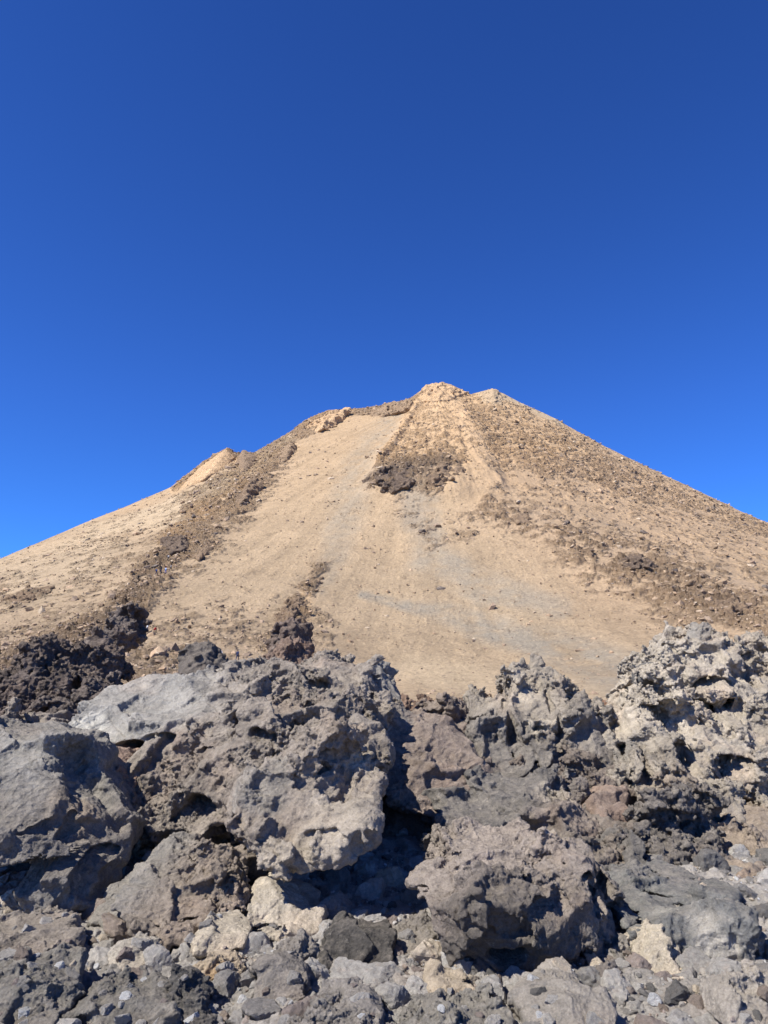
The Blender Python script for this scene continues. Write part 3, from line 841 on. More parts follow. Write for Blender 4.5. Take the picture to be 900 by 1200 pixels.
boulder('boulder', 'dusty brown rock wall behind the left-edge boulder', 'boulder', [
    ([(-80, 850, 9.5), (20, 842, 9.8), (80, 850, 9.4), (110, 870, 9.0), (100, 920, 8.4), (0, 920, 8.2), (-80, 920, 8.2)], 1.2, MAUVE, 0.7)], seed=20, group=G1)
boulder('boulder', 'dark round knob of lava poking up behind the pale slab of the huge boulder', 'boulder', [
    ([(207, 788, 12.2), (209, 772, 12.25), (218, 760, 12.3), (232, 755, 12.35), (247, 759, 12.3), (257, 770, 12.25), (261, 785, 12.2), (260, 808, 12.0), (208, 808, 12.0), (232, 780, 11.85), (225, 790, 11.8), (245, 790, 11.8)], 0.9, (0.10, 0.09, 0.084), 0.75)], seed=21, S=0.5, group=G1)
boulder('boulder', 'brown rock crest running behind the top of the huge boulder', 'boulder', [
    ([(150, 812, 11.2), (180, 802, 11.4), (215, 806, 11.2), (300, 796, 11.3), (330, 782, 11.5), (345, 795, 11.0), (300, 830, 10.5), (180, 830, 10.5)], 0.8, (0.155, 0.13, 0.115), 0.8)], seed=22, group=G1)
boulder('boulder', 'blue-grey leaning boulder behind the right shoulder of the huge boulder', 'boulder', [
    ([(395, 790, 11), (425, 778, 11.2), (445, 782, 11.2), (470, 815, 10.8), (478, 845, 10.4), (440, 860, 10.0), (400, 840, 10.2)], 1.0, GREY, 0.5)], seed=23, group=G1)
boulder('boulder', 'low grey-brown rocks closing the gap between the crags, against the tan slope', 'boulder', [
    ([(455, 845, 11.5), (490, 830, 11.8), (530, 838, 11.6), (560, 832, 11.8), (590, 850, 11.2), (580, 890, 10.5), (500, 890, 10.2), (460, 880, 10.5)], 1.0, (0.17, 0.145, 0.13), 0.9)], seed=24, group=G1)
boulder('boulder', 'brown broken rock under the twin-peaked crag and above the long ledge', 'boulder', [
    ([(570, 905, 8.9), (640, 895, 9.0), (720, 900, 9.0), (745, 935, 8.6), (720, 955, 8.3), (640, 948, 8.3), (575, 935, 8.5)], 1.0, (0.14, 0.12, 0.108), 0.8)], seed=25, group=G1)  # colour kept dark to paint shade between the rocks
boulder('boulder', 'brown rubbly rock below the long ledge, left of the jagged crag', 'boulder', [
    ([(640, 965, 7.5), (700, 955, 7.6), (750, 965, 7.6), (775, 1000, 7.2), (790, 1040, 6.9), (740, 1040, 6.8), (690, 1025, 6.8), (650, 1000, 7.0)], 0.8, (0.145, 0.128, 0.115), 0.8)], seed=26, group=G1)  # gap filler, its shade painted in through the dark colour
boulder('boulder', 'small dark stone perched on the left shoulder of the pale crusted outcrop', 'boulder', [
    ([(750, 788, 10.2), (756, 780, 10.3), (766, 780, 10.3), (770, 790, 10.2), (762, 798, 10.0), (752, 797, 10.0)], 0.2, (0.11, 0.11, 0.112), 0.4)], seed=27, group=G1, amp=0.5)
# bottom row of half-buried rocks
def dgr(py): return EYE / math.tan(math.atan((py - 600) / FPX) - PITCH)
def low_rock(label, pts, back, col, seed, rg=0.75, amp=0.55, **k):
    d0 = dgr(max(p[1] for p in pts)) + 0.04
    pts = [(a, b, d0 + 0.38 * (dgr(b) - d0)) for a, b, c in pts]
    if 'spots' in k: k['spots'] = [(a, b, d0 + 0.38 * (dgr(b) - d0), r_, c, t) for a, b, _, r_, c, t in k['spots']]
    return boulder('boulder', label, 'boulder', [(pts, back, col, rg)], seed=seed, group='rocks half buried in the near rubble', amp=amp * 1.2, S=0.5, **k)
low_rock('grey peaked rock on the rubble under the left-edge boulder', [(18, 1095, 5.2), (34, 1070, 5.5), (55, 1075, 5.5), (75, 1092, 5.3), (60, 1110, 5.0), (25, 1112, 5.0)], 0.4, (0.24, 0.22, 0.205), 31)
low_rock('broad brown rock at the left edge of the rubble', [(-60, 1110, 5.0), (-20, 1090, 5.3), (40, 1100, 5.1), (82, 1105, 5.1), (78, 1130, 4.8), (30, 1142, 4.6), (-60, 1145, 4.6)], 0.5, MAUVE, 32, 0.5)
low_rock('dark grey cracked rock in the bottom left corner', [(-80, 1160, 4.5), (-20, 1142, 4.7), (40, 1138, 4.75), (55, 1158, 4.5), (70, 1190, 4.2), (40, 1240, 3.8), (-80, 1240, 3.8)], 0.5, (0.15, 0.146, 0.14), 33, 0.5)
low_rock('near-black jagged stone at the bottom edge, right of the corner rock', [(188, 1180, 4.25), (200, 1156, 4.5), (218, 1152, 4.55), (240, 1180, 4.3), (244, 1215, 4.0), (190, 1220, 3.95)], 0.3, (0.09, 0.088, 0.088), 34)
low_rock('broad dark rock at the bottom edge left of centre', [(70, 1195, 4.15), (110, 1172, 4.35), (160, 1168, 4.4), (192, 1180, 4.25), (200, 1225, 3.9), (80, 1230, 3.9)], 0.4, (0.15, 0.145, 0.138), 35)
low_rock('grey block among the rubble below the cream wedge rock', [(296, 1160, 4.6), (310, 1130, 4.85), (340, 1122, 4.95), (362, 1140, 4.75), (364, 1170, 4.45), (330, 1188, 4.3), (300, 1180, 4.35)], 0.4, (0.19, 0.178, 0.17), 36)
low_rock('orange-stained pale stone in the middle of the near rubble', [(222, 1148, 4.7), (236, 1134, 4.85), (268, 1132, 4.9), (284, 1145, 4.75), (270, 1160, 4.55), (235, 1162, 4.5)], 0.3, (0.38, 0.32, 0.25), 37, spots=[(255, 1142, 4.75, 0.08, (0.36, 0.25, 0.15), 0.7)])
low_rock('pale whitish rock left of the hollow under the huge boulder', [(228, 1105, 5.3), (245, 1082, 5.6), (270, 1080, 5.65), (290, 1098, 5.4), (280, 1120, 5.1), (240, 1125, 5.0)], 0.4, CREAM, 38, 0.5)
low_rock('tan cream rock half buried left of the lone boulder', [(498, 1165, 4.6), (515, 1150, 4.75), (548, 1146, 4.8), (562, 1160, 4.6), (545, 1176, 4.4), (505, 1178, 4.4)], 0.3, (0.36, 0.31, 0.25), 39)
low_rock('pale grey knobbly rock at the bottom edge below the lone boulder', [(615, 1200, 4.3), (630, 1182, 4.5), (680, 1172, 4.6), (715, 1178, 4.55), (730, 1200, 4.25), (725, 1235, 3.9), (625, 1235, 3.9)], 0.5, (0.25, 0.235, 0.22), 40, 0.5)
low_rock('wide dark grey rock at the bottom edge right of centre', [(460, 1212, 4.1), (490, 1198, 4.3), (560, 1198, 4.3), (605, 1204, 4.2), (612, 1230, 3.9), (465, 1235, 3.9)], 0.4, (0.19, 0.183, 0.172), 41)
low_rock('grey flat rock at the bottom edge in the centre', [(345, 1200, 4.1), (370, 1180, 4.3), (430, 1172, 4.35), (455, 1190, 4.2), (450, 1225, 3.9), (350, 1230, 3.9)], 0.4, (0.20, 0.19, 0.185), 42)
low_rock('brown-grey flat rock between the near-black rock and the lone boulder', [(462, 1100, 5.4), (480, 1082, 5.6), (500, 1085, 5.6), (510, 1105, 5.3), (490, 1122, 5.1), (465, 1118, 5.2)], 0.3, (0.2, 0.185, 0.17), 43)
low_rock('pale angular rock at the bottom right corner of the rubble', [(850, 1180, 4.3), (870, 1160, 4.5), (930, 1158, 4.5), (950, 1220, 4.0), (860, 1225, 3.95)], 0.4, (0.30, 0.28, 0.26), 44)
low_rock('grey-brown rock on the rubble below the blue-grey slab', [(705, 1150, 4.75), (722, 1140, 4.9), (745, 1150, 4.8), (748, 1168, 4.55), (720, 1176, 4.45)], 0.25, (0.17, 0.155, 0.15), 45)
low_rock('pale flat-topped stone under the brown domed boulder', [(120, 1125, 4.95), (140, 1110, 5.15), (175, 1115, 5.1), (182, 1132, 4.85), (150, 1142, 4.7), (125, 1140, 4.75)], 0.3, (0.34, 0.32, 0.29), 46)

# solid crags standing out of the ribs of the cone
def surf(px, py):
    for k_ in range(40):
        hit, p, n, i_ = mountain.ray_cast(Vector((0, 0, EYE)), (at(px, py + k_ * 1.5, 1.0) - Vector((0, 0, EYE))).normalized(), distance=3000)
        if hit and p.y > 60: return p.y
    return 300.0

def crag(label, outline, proud, col, seed, rg=0.9, S=None):
    sky_ = seed in (83, 84, 85, 86, 87, 88)
    if sky_: outline = [(a, b + 3.5) for a, b in outline]
    cx = sum(p[0] for p in outline) / len(outline); cy = sum(p[1] for p in outline) / len(outline)
    dc = surf(cx, cy)
    pts = []
    for (a, b) in outline:
        d = surf(a, b)
        d = max(min(d, dc + 30), dc - 30)
        b += 2.0
        pts.append((a, b, d + 2.0))
        pts.append((cx + 0.6 * (a - cx), cy + 2 + 0.5 * (b - cy), d - 0.55 * proud))
    span = (max(p[0] for p in outline) - min(p[0] for p in outline)) * dc / FPX
    return boulder('lava_outcrop', label, 'outcrop', [(pts, 9, col, rg)], seed=seed, S=S or (max(3.0, span * 0.30) if sky_ else max(4.0, span * 0.42)), vox=0.0013 * dc, group='crags on the cone', mat=M_MOUNT, amp=1.25)
TN = (0.42, 0.305, 0.20); TO = (0.74, 0.52, 0.31); TB = (0.36, 0.262, 0.178); TD = (0.235, 0.178, 0.135); TP = (0.62, 0.475, 0.31)
crag('dark ledged outcrop at the foot of the triangular face below the summit', [(428, 572), (434, 556), (458, 548), (490, 546), (500, 556), (486, 572), (455, 582)], 5, TD, 81)
crag('brown outcrop closing the right foot of the triangular face', [(494, 556), (515, 546), (546, 550), (540, 562), (512, 572), (496, 568)], 4, TB, 82)
crag('orange summit block at the very top of the cone', [(488, 466), (500, 453), (512, 448), (530, 450), (544, 458), (530, 466), (505, 468)], 4, TO, 83)
crag('pale second peak right of the summit', [(556, 464), (566, 457), (576, 454), (592, 461), (606, 471), (584, 472), (562, 470)], 4, TP, 84)
crag('jagged orange knob on the left skyline', [(206, 570), (222, 555), (240, 541), (256, 533), (268, 528), (278, 534), (262, 546), (236, 562)], 4, TO, 85, S=2.4)
crag('brown rock step on the skyline right of the orange knob', [(276, 538), (290, 530), (302, 533), (296, 545), (282, 550)], 3, TB, 86)
crag('orange-tan shoulder crag where the left rib meets the skyline', [(350, 500), (368, 489), (388, 481), (410, 480), (400, 492), (372, 504)], 4, TO, 87)
crag('tan crag on the ridge just left of the summit', [(425, 483), (450, 474), (478, 468), (490, 468), (470, 480), (440, 486)], 3, TN, 88)
crag('dark hollowed outcrop on the left rib above the hikers', [(186, 640), (196, 630), (214, 626), (226, 634), (218, 646), (198, 650)], 4, TD, 89)
crag('long brown ledge in the upper middle of the left rib', [(272, 586), (288, 572), (304, 564), (310, 570), (296, 584), (280, 592)], 3, TB, 90)
crag('tan broken ledge high on the left rib', [(322, 536), (336, 526), (346, 522), (348, 530), (336, 540), (326, 544)], 3, TN, 91)
crag('brown ledge on the lower left rib just right of the hikers', [(222, 650), (238, 640), (252, 632), (256, 638), (242, 650), (228, 658)], 3, TB, 92)
crag('small brown outcrop on the lone rib in the middle of the slope', [(356, 680), (366, 668), (384, 672), (380, 682), (364, 688)], 2.5, TB, 93)
crag('reddish outcrop in the middle of the lone rib', [(320, 728), (332, 710), (352, 700), (358, 712), (342, 730), (328, 740)], 2.5, TB, 94)
crag('dark brown outcrop in the right-hand rock band', [(722, 655), (745, 648), (768, 655), (764, 666), (738, 668)], 3, TD, 95)
crag('pale tan block on the upper edge of the right-hand rock band', [(796, 676), (806, 668), (818, 670), (820, 682), (806, 688)], 3, TN, 96)
crag('brown ledge low in the right-hand rock band', [(830, 706), (852, 698), (884, 706), (880, 718), (848, 720)], 3, TB, 97)
crag('small brown outcrop at the head of the right-hand rock band', [(592, 606), (606, 598), (624, 602), (622, 612), (604, 616)], 3, TB, 98)
crag('low brown ledge on the far left slope', [(4, 706), (24, 694), (58, 688), (60, 696), (30, 708)], 2, TB, 99)

# lava ridge and crags on the lower slope
FAR = dict(mat=M_CRAG)
boulder('lava_outcrop', 'dark brown jagged lava ridge at the left edge below the tan slope', 'outcrop', [
    ([(-60, 805, 36), (0, 795, 37), (22, 776, 38), (55, 762, 39), (70, 765, 39), (90, 785, 37), (80, 808, 35), (60, 832, 33), (0, 850, 31), (-60, 860, 31)], 5, (0.125, 0.098, 0.082), 1.0),
    ([(70, 770, 41), (92, 748, 43), (115, 738, 44), (130, 755, 43), (124, 780, 41), (100, 800, 38), (80, 795, 38)], 4, (0.145, 0.112, 0.092), 1.0),
], seed=51, S=4.5, group='lava outcrops', **FAR)
boulder('lava_outcrop', 'brown broken rock apron below the jagged lava ridge, behind the pale slab', 'outcrop', [
    ([(40, 845, 27), (80, 820, 29), (130, 805, 31), (190, 808, 30), (215, 835, 27), (120, 862, 24), (50, 868, 24)], 3, (0.15, 0.12, 0.10), 0.9),
], seed=52, S=3.5, group='lava outcrops', **FAR)
boulder('lava_outcrop', 'dark lava clump where the rocky rib meets the jagged ridge', 'outcrop', [
    ([(124, 745, 58), (140, 727, 62), (156, 722, 63), (166, 730, 62), (158, 748, 57), (132, 756, 55)], 4, (0.12, 0.098, 0.085), 0.9)], seed=53, S=6, group='lava outcrops', **FAR)
boulder('lava_outcrop', 'reddish brown crag rising behind the huge boulder', 'outcrop', [
    ([(308, 795, 40), (316, 770, 44), (326, 756, 46), (342, 758, 46), (356, 780, 43), (362, 800, 40), (310, 808, 39)], 4, (0.20, 0.14, 0.105), 0.9),
    ([(320, 758, 50), (328, 738, 56), (342, 728, 60), (350, 738, 60), (348, 755, 52), (330, 765, 50)], 3, (0.14, 0.105, 0.085), 1.0)], seed=54, S=5, group='lava outcrops', **FAR)
boulder('lava_outcrop', 'low orange-brown rock edge on the tan slope behind the gap', 'outcrop', [
    ([(465, 842, 22), (500, 832, 23), (550, 835, 23), (556, 822, 24), (575, 845, 22), (560, 865, 20), (470, 868, 20)], 2, (0.24, 0.16, 0.11), 0.9)], seed=55, S=2.5, group='lava outcrops', **FAR)
boulder('lava_outcrop', 'orange-brown rock peeping between the twin-peaked crag and the pale outcrop', 'outcrop', [
    ([(700, 838, 22), (712, 824, 23), (728, 830, 23), (742, 846, 22), (735, 880, 19), (705, 880, 19)], 2, (0.27, 0.16, 0.10), 0.8)], seed=56, S=2.0, group='lava outcrops', **FAR)
print('BOULDERS', sum(len(o.data.vertices) for o in BOULDERS), flush=True)
#DETAILS
# ------------------------------------------------------------------ hikers
def flat_mat(name, c, rough=0.85):
    m, nt, p = new_mat(name)
    n = noise(nt, nt.nodes.new('ShaderNodeTexCoord').outputs['Object'], 25, 3, 0.6)
    v = rng(nt, n, 0.3, 0.7, 0.85, 1.15)
    cb = nt.nodes.new('ShaderNodeCombineColor')
    for i in range(3): nt.links.new(v, cb.inputs[i])
    nt.links.new(mixc(nt, 1.0, c, cb.outputs[0], 'MULTIPLY'), p.inputs['Base Color'])
    p.inputs['Roughness'].default_value = rough
    return m

SKIN = flat_mat('skin', (0.52, 0.33, 0.24))
HAIR = flat_mat('hair', (0.03, 0.022, 0.018))

def skinned(name, verts, edges, radii, mat, root=0, sub=2):
    me = bpy.data.meshes.new(name + '_skeleton')
    me.from_pydata([tuple(v) for v in verts], edges, [])
    o = bpy.data.objects.new('tmp_skin', me); COL.objects.link(o)
    sk = o.modifiers.new('s', 'SKIN'); sk.use_smooth_shade = True
    for i, r in enumerate(radii):
        rx, ry = (r, r) if not hasattr(r, '__len__') else r
        me.skin_vertices[0].data[i].radius = (rx, ry)
        me.skin_vertices[0].data[i].use_root = (i == root)
    ss = o.modifiers.new('u', 'SUBSURF'); ss.levels = sub; ss.render_levels = sub
    dg = bpy.context.evaluated_depsgraph_get()
    out = bpy.data.meshes.new_from_object(o.evaluated_get(dg))
    bpy.data.objects.remove(o); bpy.data.meshes.remove(me)
    out.name = name
    out.materials.clear(); out.materials.append(mat)
    out.polygons.foreach_set('use_smooth', np.ones(len(out.polygons), bool))
    return out

def person(loc, rz, label, top, trousers, stride=0.3, lean=0.12, arm=0.25, hat=None, pack=None, crouch=0.0, h=1.75):
    c = crouch
    hipz = 0.93 - 0.40 * c
    L = lean + 0.35 * c
    def tor(z): return -L * (z - hipz)        # torso leans towards -y (the way the hiker faces)
    J = {}
    J['pel'] = (0, 0, hipz); J['belly'] = (0, tor(hipz + .18), hipz + .18); J['chest'] = (0, tor(hipz + .40), hipz + .40)
    J['neck'] = (0, tor(hipz + .56), hipz + .56); J['head0'] = (0, tor(hipz + .63) - .01, hipz + .63); J['head1'] = (0, tor(hipz + .72) - .03, hipz + .72); J['head2'] = (0, tor(hipz + .80) - .02, hipz + .80)
    legs = {}
    for sx, sg in ((-1, 1), (1, -1)):
        hy = 0.02 * sg
        ky = -stride * 0.55 * sg - 0.06 - 0.38 * c
        fy = -stride * sg + 0.03
        lift = 0.05 if sg < 0 and stride > 0.15 else 0
        J['hip%d' % sx] = (sx * .095, hy, hipz - .04)
        J['knee%d' % sx] = (sx * .105, ky, (0.49 - 0.04 * c))
        J['ank%d' % sx] = (sx * .11, fy, .08 + lift)
        J['toe%d' % sx] = (sx * .125, fy - .17, .035 + lift * .4)
        J['sh%d' % sx] = (sx * .175, tor(hipz + .50), hipz + .50)
        ey = tor(hipz + .25) + arm * .5 * sg + .03
        J['el%d' % sx] = (sx * .25, ey, hipz + .23)
        J['wr%d' % sx] = (sx * .235, ey - .16 + .1 * sg * arm, hipz + .05)
        J['hand%d' % sx] = (sx * .225, ey - .22 + .1 * sg * arm, hipz - .02)
        for fi in range(5):
            J['fin%d_%d' % (sx, fi)] = (sx * (.225 + (.03 if fi == 0 else -.012 * (fi - 2))), ey - .25 - (0 if fi == 0 else .025), hipz - .04 - .012 * fi)
    names = list(J)
    ix = {n: i for i, n in enumerate(names)}
    E = [('pel', 'belly'), ('belly', 'chest'), ('chest', 'neck'), ('neck', 'head0'), ('head0', 'head1'), ('head1', 'head2')]
    for sx in (-1, 1):
        E += [('pel', 'hip%d' % sx), ('hip%d' % sx, 'knee%d' % sx), ('knee%d' % sx, 'ank%d' % sx), ('ank%d' % sx, 'toe%d' % sx),
              ('chest', 'sh%d' % sx), ('sh%d' % sx, 'el%d' % sx), ('el%d' % sx, 'wr%d' % sx), ('wr%d' % sx, 'hand%d' % sx)]
        E += [('hand%d' % sx, 'fin%d_%d' % (sx, fi)) for fi in range(5)]
    def rad(n, f=1.0, e=0.0):
        t = {'pel': .13, 'bell': .125, 'ches': .145, 'neck': .055, 'head0': .075, 'head1': .098, 'head2': .07, 'hip': .085, 'knee': .058, 'ank': .042, 'toe': .035, 'sh': .065, 'el': .042, 'wr': .028, 'hand': .034, 'fin': .009}
        for k_, v_ in t.items():
            if n.startswith(k_): return v_ * f + e
        return .05
    E_ = [(ix[a], ix[b]) for a, b in E]
    me = skinned('person', [J[n] for n in names], E_, [rad(n) for n in names], SKIN, ix['pel'])
    o = link('person', me, loc)
    o.rotation_euler.z = rz
    k = h / 1.75
    o.scale = (k, k, k)
    tag(o, label, 'person', 'hikers on the mountain path')
    def cloth(nm, keep, edges, mat, e=.02):
        ks = [n for n in names if n in keep]
        jx = {n: i for i, n in enumerate(ks)}
        m = skinned(nm, [J[n] for n in ks], [(jx[a], jx[b]) for a, b in edges], [rad(n, 1.06, e) for n in ks], mat, 0)
        q = link(nm, m); q.parent = o
        return q
    cloth('jacket', ['pel', 'belly', 'chest', 'neck', 'sh-1', 'el-1', 'wr-1', 'sh1', 'el1', 'wr1'],
          [('pel', 'belly'), ('belly', 'chest'), ('chest', 'neck')] + [(a % s_, b % s_) for s_ in (-1, 1) for a, b in (('chest%.0s', 'sh%d'), ('sh%d', 'el%d'), ('el%d', 'wr%d'))], top, .018)
    cloth('trousers', ['pel', 'hip-1', 'knee-1', 'ank-1', 'hip1', 'knee1', 'ank1'],
          [(a % s_, b % s_) for s_ in (-1, 1) for a, b in (('pel%.0s', 'hip%d'), ('hip%d', 'knee%d'), ('knee%d', 'ank%d'))], trousers, .014)
    hd = Vector(J['head1']) + Vector((0, .018, .035))
    bm = bmesh.new()
    bmesh.ops.create_uvsphere(bm, u_segments=16, v_segments=10, radius=.118)
    for v in bm.verts:
        v.co.z *= 1.05
        if v.co.z < -.02 and v.co.y < .02: v.co.z = -.02 + .2 * (v.co.z + .02)
        v.co += hd
    if hat:
        r_ = bmesh.ops.create_cone(bm, cap_ends=True, segments=16, radius1=.17, radius2=.165, depth=.012)
        for v in r_['verts']: v.co += hd + Vector((0, -.02, .01))
    m = bpy.data.meshes.new('hat' if hat else 'hair'); bm.to_mesh(m); bm.free()
    m.materials.append(hat or HAIR)
    q = link('hat' if hat else 'hair', m); q.parent = o
    for sx in (-1, 1):
        bm = bmesh.new()
        r_ = bmesh.ops.create_uvsphere(bm, u_segments=8, v_segments=6, radius=.012)
        for v in r_['verts']: v.co += Vector(J['head1']) + Vector((sx * .034, -.088, .012))
        m = bpy.data.meshes.new('eye'); bm.to_mesh(m); bm.free(); m.materials.append(HAIR)
        q = link('eye', m); q.parent = o
        m = skinned('boot', [J['ank%d' % sx], J['toe%d' % sx]], [(0, 1)], [.058, .05], HAIR)
        q = link('boot', m); q.parent = o
    if pack:
        bm = bmesh.new()
        r_ = bmesh.ops.create_cube(bm, size=1)
        for v in bm.verts:
            v.co = Vector((v.co.x * .30, v.co.y * .17, v.co.z * .46))
        bmesh.ops.bevel(bm, geom=bm.edges[:], offset=.05, segments=3, affect='EDGES')
        for v in bm.verts:
            v.co += Vector((0, tor(hipz + .35) + .22, hipz + .35))
        m = bpy.data.meshes.new('backpack'); bm.to_mesh(m); bm.free(); m.materials.append(pack)
        q = link('backpack', m); q.parent = o
    return o

def sight(px, py):
    dg = bpy.context.evaluated_depsgraph_get()
    o0 = Vector((0, 0, EYE))
    dr = (at(px, py, 1.0) - o0).normalized()
    h, p, n, i, ob, _ = SC.ray_cast(dg, o0, dr)
    return (p, n, ob) if h else (None, None, None)

cl = dict(navy=(0.02, 0.03, 0.08), blue=(0.06, 0.12, 0.42), white=(0.72, 0.72, 0.72), red=(0.42, 0.03, 0.03), sky=(0.30, 0.42, 0.62), black=(0.02, 0.02, 0.022), khaki=(0.25, 0.2, 0.13), grey=(0.2, 0.2, 0.21), pink=(0.55, 0.15, 0.16))
cl = {k: flat_mat('cloth_' + k, v) for k, v in cl.items()}
HK = [
 (162, 681, 2.6, 'hiker all in black, lowest of the upper party on the rocky rib', 'black', 'black', dict(stride=.25, pack=cl['black'])),
 (183, 674, 2.2, 'hiker in blue jacket and dark trousers, leftmost of the upper cluster', 'blue', 'navy', dict(stride=.3, pack=cl['navy'])),
 (188, 672, 3.4, 'hiker in black jacket just right of the blue-jacketed hiker', 'black', 'navy', dict(stride=.15)),
 (194, 672, 2.9, 'hiker in light blue jacket and pinkish-red cap in the upper cluster', 'sky', 'blue', dict(stride=.2, hat=cl['pink'])),
 (200, 669, 2.4, 'hiker in dark grey, rightmost of the upper cluster on the rib', 'grey', 'black', dict(stride=.3)),
 (197, 657, 2.5, 'hiker in white top and black trousers, highest of the upper party', 'white', 'black', dict(stride=.3, pack=cl['grey'])),
 (172, 741, 2.7, 'hiker in pale top walking beside the red-jacketed hiker', 'white', 'grey', dict(stride=.3)),
 (181, 742, 1.2, 'hiker in bright red jacket crouching on the lower path', 'red', 'khaki', dict(crouch=1.0, stride=.1)),
 (258, 773, 0.4, 'dark-haired hiker in white top and pale blue trousers just above the boulders', 'white', 'sky', dict(stride=.2)),
 (278, 774, 2.9, 'hiker in navy clothes behind the dark knob of lava', 'navy', 'navy', dict(stride=.3)),
]
for (px, py, rz, lab, tp, tr, kw) in HK:
    o0 = Vector((0, 0, EYE))
    hit, p, n, _i = mountain.ray_cast(o0, (at(px, py, 1.0) - o0).normalized(), distance=3000)
    if not hit: continue
    person(p - Vector((0, 0, .03)), rz, lab, cl[tp], cl[tr], **kw)
    print('hiker', px, py, tuple(round(c, 1) for c in p))

# ------------------------------------------------------------------ stones
def ico(sub):
    bm = bmesh.new(); bmesh.ops.create_icosphere(bm, subdivisions=sub, radius=1)
    V = np.array([v.co[:] for v in bm.verts], np.float32)
    F = np.array([[v.index for v in f.verts] for f in bm.faces], np.int32)
    bm.free()
    return V, F

def stone_shape(D, seed, nplanes=14, rough=0.04, squash=(1, .82, .66)):
    rs = np.random.RandomState(seed)
    nn = rs.normal(size=(nplanes, 3)); nn /= np.linalg.norm(nn, axis=1, keepdims=True)
    hh = rs.uniform(0.5, 0.98, nplanes)
    dots = D @ nn.T.astype(np.float32)
    r = np.where(dots > 0.05, hh / np.maximum(dots, 0.05), 9).min(axis=1)
    r = np.minimum(r, 1.25)
    r = r * (1 + rough * fbm(D * 2.2 + seed, 4, seed, .6) * 2)
    V = D * r[:, None]
    q = np.array(squash) * rs.uniform(0.85, 1.15, 3)
    return (V * q).astype(np.float32)

D5, F5 = ico(5); D4, F4 = ico(4); D2, F2 = ico(2); D1, F1_ = ico(1)
protos = []
for i in range(9):
    V = stone_shape(D4, 300 + i, 9 + i % 3, 0.05)
    f1, f2, rid, tilt = cells(V * 3.2 + i * 7, 400 + i)
    V += V * (0.06 * (rid - .5) + 0.10 * tilt)[:, None]
    f1, f2, rid, tilt = cells(V * 8 + i * 7, 420 + i)
    V += V * (0.025 * (rid - .5) + 0.04 * tilt)[:, None]
    protos.append(mesh_from('stone', V, F4, M_STONE, smooth=False))

PAL = [('dark grey', (0.12, 0.115, 0.108)), ('mid grey', (0.235, 0.222, 0.205)), ('pale grey', (0.37, 0.35, 0.32)), ('whitish', (0.55, 0.52, 0.475)), ('brown', (0.24, 0.195, 0.16)), ('cream', (0.48, 0.41, 0.32)), ('mauve-brown', (0.26, 0.215, 0.19))]
PAL = [(n_, tuple(min(.58, q * 1.2) for q in c_)) for n_, c_ in PAL]
LM = [(190, 1060, 'the brown domed boulder'), (330, 1075, 'the cream and brown wedge rock'), (600, 1080, 'the big lone boulder'), (420, 1125, 'the near-black rough rock'), (50, 1092, 'the grey peaked rock'),
      (20, 1118, 'the broad brown rock at the left edge'), (20, 1170, 'the dark rock in the bottom left corner'), (216, 1180, 'the near-black jagged stone'), (130, 1195, 'the broad dark rock at the bottom edge'),
      (330, 1155, 'the grey block in the rubble'), (255, 1147, 'the orange-stained stone'), (260, 1100, 'the whitish rock'), (530, 1160, 'the tan cream rock'), (675, 1180, 'the pale grey knobbly rock'),
      (540, 1195, 'the wide dark rock at the bottom edge'), (400, 1190, 'the grey flat rock at the bottom edge'), (780, 1128, 'the cream stone by the lone boulder'), (800, 1070, 'the blue-grey slab'),
      (900, 1185, 'the pale angular rock in the bottom right corner'), (900, 1050, 'the warm brown rock mass'), (150, 1125, 'the pale flat-topped stone'), (735, 1160, 'the grey-brown rock'), (486, 1100, 'the brown-grey flat rock'), (820, 1010, 'the dark jagged crag')]
rnd = random.Random(77)
cand = []
names_ok = {'ground'}
tries = 0
while len(cand) < 2600 and tries < 14000:
    tries += 1
    px, py = rnd.uniform(-10, 910), rnd.uniform(960, 1205)
    p, n, ob = sight(px, py)
    if p is None: continue
    if ob.name == 'ground' or (n.z > .82 and ob.get('group') == 'rocks half buried in the near rubble' and rnd.random() < .08):
        s_ = 3.4 * (rnd.random() ** -0.6)          # half-size in sheet pixels
        s_ = min(s_, 20)
        if ob.name != 'ground': s_ = min(s_, 9)
        cand.append((s_, px, py, p.copy(), p.y))
cand.sort(key=lambda c: -c[0])
keep = []
for c in cand:
    ok = all(math.hypot(c[1] - k_[1], c[2] - k_[2]) > 0.8 * (c[0] + k_[0]) for k_ in keep)
    if ok: keep.append(c)
    if len(keep) >= 1100: break
stones, extra = keep[:240], keep[240:]
meta = []
for (s_, px, py, p, d) in stones:
    ci = rnd.choices(range(7), [2, 5, 8, 5 if (s_ < 8 and d < 5.3) else 0, 1.5, 2, 2])[0]
    o = link('stone', rnd.choice(protos))
    r_ = s_ * d / FPX / 0.85
    o.location = p - Vector((0, 0, r_ * .12))
    o.scale = (r_, r_, r_)
    o.rotation_euler = (rnd.uniform(-.5, .5), rnd.uniform(-.5, .5), rnd.uniform(0, 6.28))
    cc = PAL[ci][1]; f = rnd.uniform(.88, 1.12)
    o.color = (cc[0] * f, cc[1] * f, cc[2] * f, 1)
    lm = min(LM, key=lambda q: math.hypot(q[0] - px, (q[1] - py) * 1.6))
    dx, dy = px - lm[0], (py - lm[1]) * 1.6
    side = ('right of' if dx > 0 else 'left of') if abs(dx) > abs(dy) else ('in front of' if dy > 0 else 'behind')
    meta.append((o, s_, PAL[ci][0], side, lm[2]))
